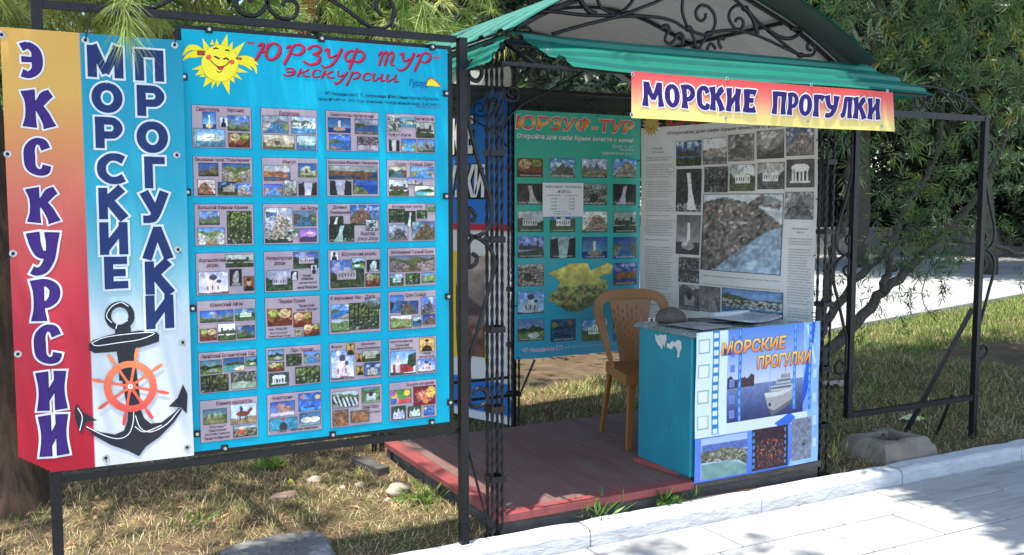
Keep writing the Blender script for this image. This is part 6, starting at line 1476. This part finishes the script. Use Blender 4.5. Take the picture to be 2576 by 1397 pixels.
# ------------------------------------------------------------------ trees and shrubs beyond
def far_tree(name, label, cat, base, height, spread, trunk_r, nleaf, leaf, cols, seed, low=.25, group=None):
    r = np.random.default_rng(seed); base = Vector(base)
    o = thing(name, tuple(base), label, cat, group)
    limb('trunk', [tuple(base), (base.x + r.normal() * .2, base.y, base.z + height * .35), (base.x + r.normal() * .4, base.y + r.normal() * .3, base.z + height * .75)], trunk_r, trunk_r * .4, BARK, o, 8, 5, .02, seed)
    nc = 46; cc = r.normal(size=(nc, 3)); cc = unit(cc) * (r.random((nc, 1)) ** .45); cc = cc * np.array([spread, spread, height * (1 - low) / 2]) + np.array([base.x, base.y, base.z + height * (low + (1 - low) / 2)])
    for k in range(0, nc, 9): limb('limb', [(base.x, base.y, base.z + height * .35), tuple(cc[k] * .6 + np.array(base + Vector((0, 0, height * .5))) * .4), tuple(cc[k])], trunk_r * .4, trunk_r * .12, BARK, o, 5, 4, .02, seed + k)
    ii = r.integers(0, nc, nleaf); d = r.normal(size=(nleaf, 3)); P = cc[ii] + d * spread * .17 * np.array([1, 1, .8])
    D = r.normal(size=(nleaf, 3)) + np.array([0, 0, -.2]); cl_ = np.array(cols)[r.integers(0, len(cols), nleaf)] * (.6 + .7 * r.random((nleaf, 1)))
    leaf_mesh('crown', P, D, unit(r.normal(size=(nleaf, 3)) + np.array([0, 0, 1.])), leaf * (.7 + .6 * r.random(nleaf)), leaf * .42 * (.7 + .6 * r.random(nleaf)), cl_, LEAF, o)
    return o
G1 = [L3(70, 96, 48), L3(52, 78, 40), L3(96, 118, 60)]; G2 = [L3(50, 70, 44), L3(40, 60, 38), L3(64, 86, 50)]
far_tree('bay_tree', 'dark evergreen filling the gap seen above the green poster', 'tree', (4.7, 10.2, SOIL_Z), 9.0, 2.5, .16, 34000, .13, G2, 41, .04)
far_tree('bay_tree', 'evergreen seen through the iron beams at the upper left of the kiosk', 'tree', (1.9, 11.4, SOIL_Z), 8.6, 2.5, .14, 24000, .14, G2, 42, .05)
far_tree('bay_tree', 'evergreen behind the pine needles above the turquoise board', 'tree', (-.4, 11.5, SOIL_Z), 6.0, 2.6, .14, 11000, .14, G1, 43, .2)
G3 = [L3(38, 54, 34), L3(30, 46, 30), L3(50, 68, 40)]
def along(az, dist): a = math.radians(az); return (math.sin(a) * dist, math.cos(a) * dist, .085)
for k, (az, ds, ht, sp_, lab) in enumerate([(38, 33, 11, 5.5, 'broad tree behind the railing, next to the right kiosk posts'), (47, 31, 10, 5, 'tall dark tree behind the railing and the leaning limbs'), (55.5, 33, 11, 5.5, 'dark tree behind the railing at the right edge'), (30, 36, 12, 6, 'far dark tree behind the kiosk roof'), (64, 32, 11, 5.5, 'far dark tree past the right edge of the railing')]):
    far_tree('street_tree', lab, 'tree', along(az, ds), ht, sp_, .25, 30000, .34, G3, 60 + k, .12, 'trees beyond the railing')
for k, (az, ds, lab) in enumerate([(41.5, 21.5, 'added tree shading the square nearest the kiosk posts'), (48, 22.5, 'added tree shading the square behind the leaning limbs'), (54.5, 21.5, 'added tree shading the square at the right edge'), (61.5, 22, 'added tree shading the square past the right edge')]):  # trees added to cast shade over the far half of the square
    far_tree('shade_tree', lab, 'tree', along(az, ds), 8.5, 3.3, .16, 15000, .26, G3, 120 + k, .36, 'trees added to shade the square')
for k, (az, ds, lab) in enumerate([(44.5, 29.5, 'low shrub behind the railing close to the kiosk'), (50.5, 29.5, 'low shrub behind the middle of the railing'), (56.5, 29.5, 'low shrub behind the right end of the railing')]):
    far_tree('shrub', lab, 'shrub', along(az, ds), 3.4, 2.3, .08, 9000, .22, G3, 80 + k, .02, 'shrubs beyond the railing')

# ------------------------------------------------------------------ grass and straw
def blades(name, regions, label, cat, seed, cols, hgt, wid, lie):
    r = np.random.default_rng(seed); Vs = []; Cs = []; n = 0
    P = []
    for x0, x1, y0, y1, dens, test in regions:
        m = int((x1 - x0) * (y1 - y0) * dens); q = np.stack([r.uniform(x0, x1, m), r.uniform(y0, y1, m)], 1)
        cl_ = .5 + .5 * np.sin(q[:, 0] * 3.1 + 1.7 * np.sin(q[:, 1] * 2.3)) * np.cos(q[:, 1] * 3.7 + 1.3 * np.sin(q[:, 0] * 1.9))
        keep = r.random(m) < (.35 + .65 * cl_ if test else np.ones(m)); P.append(q[keep])
    P = np.concatenate(P)
    inside = (P[:, 0] > PX0 - .01) & (P[:, 0] < PX1 + .01) & (P[:, 1] > PY0 - .02) & (P[:, 1] < PY1 + .01)
    sq = (P - np.array([e0.x, e0.y])) @ np.array([en.x, en.y]) > -.07
    P = P[~inside & ~sq & (P[:, 1] > 3.775)]; n = len(P)
    z = np.array([soil_h(a, b) if (b < 12 and -4 < a < 13) else SOIL_Z for a, b in P]) - .004
    far_ = 1 + .10 * np.maximum(0, np.hypot(P[:, 0], P[:, 1]) - 4)
    a = r.uniform(0, 2 * math.pi, n); h = hgt * (.5 + r.random(n)) * np.minimum(far_, 1.3); tl = lie * (.5 + r.random(n)); w = wid * (.7 + .6 * r.random(n)) * far_
    d = np.stack([np.cos(a), np.sin(a), np.zeros(n)], 1); s = np.stack([-np.sin(a), np.cos(a), np.zeros(n)], 1)
    b = np.column_stack([P, z + r.random(n) * .008])
    up = np.array([0, 0, 1.])
    m1 = b + d * (h * np.sin(tl) * .5)[:, None] + up * (h * np.cos(tl) * .6)[:, None]; tip = b + d * (h * np.sin(tl))[:, None] + up * (h * np.cos(tl))[:, None] * .9
    W = s * w[:, None] * .5
    V = np.stack([b - W, b + W, m1 + W * .8, m1 - W * .8, tip], 1).reshape(-1, 3); k = (np.arange(n) * 5)[:, None]
    F = np.concatenate([k + np.array([[0, 1, 2]]), k + np.array([[0, 2, 3]]), k + np.array([[3, 2, 4]])], 0)
    c = np.array(cols)[r.integers(0, len(cols), n)] * (.65 + .7 * r.random((n, 1)))
    o = mk(name, V, F, BLADE, cols=np.repeat(c, 5, 0)); tag(o, label, cat, kind='stuff'); return o
REG_L = (-.6, 2.0, 3.77, 6.2); REG_R = (3.95, 8, 3.77, 7.2)
straw = [L3(224, 206, 160), L3(206, 184, 136), L3(178, 154, 112), L3(132, 108, 80)]
grn_ = [L3(96, 124, 52), L3(120, 142, 62), L3(78, 104, 46), L3(140, 150, 84)]
blades('dry_grass', [(*REG_L, 5600, True), (1.9, 4.6, 5.3, 8.5, 2600, False), (*REG_R, 3000, False), (5, 17, 6.5, 10.5, 700, False), (1.2, 4.2, 3.76, 3.80, 2500, False)], 'straw coloured dry grass lying over the soil', 'dry grass', 3, straw, .05, .0022, 1.25)
blades('grass', [(*REG_L, 800, True), (1.9, 4.6, 5.3, 8.5, 1300, True), (*REG_R, 1200, True), (5, 17, 6.5, 10.5, 2200, True), (1.2, 6.2, 3.765, 3.82, 500, True)], 'short green grass growing through the dry lawn', 'grass', 4, grn_, .05, .0030, .55)
# fallen leaves and twigs
m = 900; P = np.stack([RP.uniform(-.5, 6.5, m), RP.uniform(3.8, 6.2, m), np.full(m, SOIL_Z + .016)], 1)
P = P[~((P[:, 0] > PX0 - .05) & (P[:, 0] < PX1 + .05) & (P[:, 1] < PY1 + .05))]; m = len(P)
D = RP.normal(size=(m, 3)) * np.array([1, 1, .15])
lt = leaf_mesh('leaf_litter', P, D, np.tile([0, 0, 1.], (m, 1)) + RP.normal(size=(m, 3)) * .3, RP.uniform(.03, .07, m), RP.uniform(.008, .018, m), np.array([L3(150, 116, 78), L3(110, 82, 58), L3(176, 150, 104)])[RP.integers(0, 3, m)], BLADE)
tag(lt, 'fallen dry leaves scattered over the soil', 'leaf litter', kind='stuff')

# ------------------------------------------------------------------ weeds, stones, odds and ends on the ground
def weed(name, label, c, n, size, seed, cols, wide=.3, up=.6):
    r = np.random.default_rng(seed); c = Vector(c)
    D = np.stack([r.normal(size=n), r.normal(size=n), np.abs(r.normal(size=n)) * up + .25], 1); P = np.tile(np.array(c), (n, 1)) + r.normal(size=(n, 3)) * np.array([size * .35, size * .2, 0]) + np.array([0, 0, .004]) + unit(D) * (r.random((n, 1)) * size * .6)
    cc = np.array(cols)[r.integers(0, len(cols), n)] * (.7 + .6 * r.random((n, 1)))
    o = leaf_mesh(name, P, D, unit(r.normal(size=(n, 3)) + np.array([0, 0, 1.])), size * (.4 + .5 * r.random(n)), size * wide * (.3 + .4 * r.random(n)), cc, LEAF, None, loc=tuple(c))
    return tag(o, label, 'weed', 'weeds in the soil')
WG = [L3(98, 138, 52), L3(76, 116, 44), L3(130, 156, 70)]
weed('weed', 'spiky weed growing between kerb joint and platform edge', (2.46, 3.778, .06), 46, .13, 1, WG, .16, .9)
weed('weed', 'round-leaved weed under the platform edge left of the counter', (2.86, 3.778, .06), 60, .085, 12, WG, .6)
weed('weed', 'thin weed trailing beside the round-leaved one by the counter', (3.02, 3.778, .06), 26, .09, 3, WG, .15)
weed('weed', 'leafy weed under the bottom rail of the turquoise board', onZ(672, 1180, SOIL_Z), 50, .10, 4, WG, .5)
weed('weed', 'low weed beside the biggest stone', onZ(1065, 1265, SOIL_Z), 46, .12, 5, WG, .3)
weed('weed', 'small weed by the near end of the concrete slab', onZ(500, 1320, SOIL_Z), 30, .08, 6, WG, .2)
weed('weed', 'pale seeding grass tuft right of the counter poster', onZ(2098, 1165, SOIL_Z), 36, .15, 7, [L3(176, 170, 96), L3(150, 156, 84)], .07, 2.2)
weed('weed', 'green tuft at the foot of the tree limbs in the shade', onZ(2200, 1005, SOIL_Z), 40, .14, 8, WG, .12, 1.6)
def stone(label, c, sx, sy, sz, rot, mat, seed):
    r = random.Random(seed); bm = bmesh.new(); bmesh.ops.create_icosphere(bm, subdivisions=3, radius=1)
    ph = [r.uniform(0, 6) for _ in range(6)]
    for v in bm.verts:
        p = v.co; k = 1 + .14 * math.sin(p.x * 2.5 + ph[0]) * math.cos(p.y * 2.2 + ph[1]) + .08 * math.sin(p.z * 5 + p.x * 4 + ph[2]) + .04 * math.sin(p.y * 9 + ph[3])
        v.co = Vector((p.x * sx * k, p.y * sy * k, p.z * sz * k))
    me = bpy.data.meshes.new('stone'); bm.to_mesh(me); bm.free(); me.materials.append(mat); me.polygons.foreach_set('use_smooth', [True] * len(me.polygons))
    o = bpy.data.objects.new('stone', me); COL.objects.link(o); o.location = (c[0], c[1], SOIL_Z + sz * .55); o.rotation_euler = (0, 0, rot)
    tag(o, label, 'stone', 'stones on the soil')
STN = pmat('pale_stone', (.42, .37, .28), (.32, .28, .21), rough=.85, scale=20, bump=.4); STP = pmat('pink_stone', (.45, .29, .22), (.36, .24, .19), rough=.85, scale=16, bump=.4)
stone('biggest pale stone, in front of the platform corner', onZ(1000, 1243, SOIL_Z), .075, .05, .036, .3, STN, 1)
stone('flat pink stone on the sunlit soil under the board', onZ(712, 1254, SOIL_Z), .075, .04, .022, .1, STP, 2)
stone('rounded beige stone in the grass behind the pink one', onZ(790, 1216, SOIL_Z), .045, .034, .026, .6, STN, 3)
stone('small flat stone left of the biggest one', onZ(905, 1225, SOIL_Z), .032, .026, .016, 0, STN, 4)
stone('smallest pale pebble below the biggest stone', onZ(975, 1262, SOIL_Z), .02, .018, .013, .4, STN, 5)
stone('small beige stone left of the two in the middle', onZ(860, 1232, SOIL_Z), .026, .02, .015, 1.0, STN, 6)
LIME = pmat('yellow_green_fruit', (.45, .5, .06), (.36, .44, .05), rough=.5, scale=20)
c = onZ(731, 1219, SOIL_Z); bm = bmesh.new(); bmesh.ops.create_uvsphere(bm, u_segments=14, v_segments=9, radius=.013); me = bpy.data.meshes.new('fruit'); bm.to_mesh(me); bm.free(); me.materials.append(LIME)
for v in me.vertices: v.co.z *= 1.15
o = bpy.data.objects.new('fruit', me); COL.objects.link(o); o.location = (c.x, c.y, SOIL_Z + .016); tag(o, 'tiny yellow-green fruit lying in the straw', 'fruit')
CONC = pmat('old_concrete', (.19, .185, .18), (.10, .10, .098), rough=.9, scale=8, bump=.7, bscale=40, col3=(.34, .33, .31), s3=4, w3=(.55, .68))
def roughen(o, amp, cuts):
    from mathutils import noise
    bm = bmesh.new(); bm.from_mesh(o.data); bmesh.ops.triangulate(bm, faces=[f for f in bm.faces if len(f.verts) > 4])
    bmesh.ops.subdivide_edges(bm, edges=bm.edges, cuts=cuts, use_grid_fill=True); bm.normal_update()
    for v in bm.verts: v.co += v.normal * amp * (noise.noise(v.co * 18) * 1.4 + noise.noise(v.co * 55) * .7)
    bm.to_mesh(o.data); bm.free(); return o
# slab half sunk in the soil, bottom of the picture
def rough_block(name, label, cat, loc, outline, z0, z1, mat, seed, taper=.93):
    r = random.Random(seed); n = len(outline); cx = sum(p[0] for p in outline) / n; cy = sum(p[1] for p in outline) / n; V = []
    for z, k in ((z0, 1.0), (z1 - .012, .99), (z1, taper)):
        for x, y in outline: V.append((cx + (x - cx) * k + r.uniform(-.004, .004), cy + (y - cy) * k + r.uniform(-.004, .004), z + r.uniform(-.003, .003)))
    F = [(j * n + i, j * n + (i + 1) % n, (j + 1) * n + (i + 1) % n, (j + 1) * n + i) for j in range(2) for i in range(n)] + [tuple(2 * n + i for i in range(n))]
    o = roughen(mk(name, V, F, mat, None, loc=loc), .005, 4); return tag(o, label, cat)
sl = [onZ(x, y, .09) for x, y in ((545, 1430), (556, 1378), (620, 1352), (700, 1340), (790, 1328), (828, 1350), (845, 1390), (850, 1440), (700, 1450))][::-1]
rough_block('concrete_slab', 'grey concrete slab half sunk in the soil at the bottom edge', 'slab', (sl[0].x, sl[0].y, .0), [(p.x, p.y) for p in sl], .0, .085, CONC, 4)
# footing block with a hollow top by the kerb
MUD = pmat('weathered_footing', (.27, .235, .185), (.19, .165, .13), rough=.95, scale=10, bump=.7, bscale=35)
foot = thing('footing_block', (4.66, 3.93, .0), 'crumbling square concrete footing with a hollow top beside the kerb', 'block')
r = random.Random(9); V = []; ring = [(-1, -1), (-.3, -1.03), (.4, -.97), (1, -1), (1.03, -.2), (.97, .5), (1, 1), (.2, 1.04), (-.5, .97), (-1, 1), (-1.04, .3), (-.97, -.4)]
lay = [(.245, .20, .0), (.225, .18, .10), (.185, .145, .165), (.165, .125, .172), (.115, .085, .170), (.105, .078, .12)]
for sx, sy, z in lay:
    for a, b in ring: V.append((4.66 + a * sx + r.uniform(-.008, .008), 3.965 + b * sy + r.uniform(-.006, .006), z + r.uniform(-.006, .006)))
n = len(ring); F = [(j * n + i, j * n + (i + 1) % n, (j + 1) * n + (i + 1) % n, (j + 1) * n + i) for j in range(len(lay) - 1) for i in range(n)] + [tuple((len(lay) - 1) * n + i for i in range(n))]
roughen(mk('footing', V, F, MUD, foot), .007, 3)
for k, (x, y, a) in enumerate(((4.63, 3.95, .3), (4.69, 3.98, .8), (4.66, 3.93, -.4))):
    MB().bar((4.66 - .09 * math.cos(a), y - .09 * math.sin(a), .155 + .006 * k), (4.66 + .09 * math.cos(a), y + .09 * math.sin(a), .150 + .006 * k), .008, .008).build('rusty_stick', OLDW, foot)
# dark timber offcut by the rear left platform corner
wa, wb = onZ(897, 1158, .085), onZ(966, 1186, .075)
o = MB().bar(tuple(wa), tuple(wb), .075, .04).build('timber_offcut', OLDW, None, loc=(wa.x, wa.y, .085)); tag(o, 'short dark timber offcut beside the platform corner', 'timber')
# litter in the shade on the right
def crumple(name, label, c, s, mat, seed):
    r = random.Random(seed); V = []; n = 7
    for j in range(n):
        for i in range(n): V.append((c[0] + (i / (n - 1) - .5) * s * 1.5, c[1] + (j / (n - 1) - .5) * s, SOIL_Z + .025 + r.uniform(0, .03)))
    F = [(j * n + i, j * n + i + 1, (j + 1) * n + i + 1, (j + 1) * n + i) for j in range(n - 1) for i in range(n - 1)]
    o = mk(name, V, F, mat, None, loc=(c[0], c[1], SOIL_Z)); tag(o, label, 'litter', 'litter on the lawn')
crumple('wrapper', 'crumpled yellow and white wrapper on the soil behind the iron frame', onZ(2296, 1066, SOIL_Z), .11, pmat('yellow_wrapper', (.55, .52, .08), (.6, .62, .6), rough=.4, scale=18, lo=.45, hi=.55), 1)
crumple('wrapper', 'faded pink paper lying between the kiosk post and iron frame', onZ(2105, 976, SOIL_Z), .14, pmat('pink_paper', (.45, .25, .22), (.40, .33, .29), rough=.7, scale=14), 2)
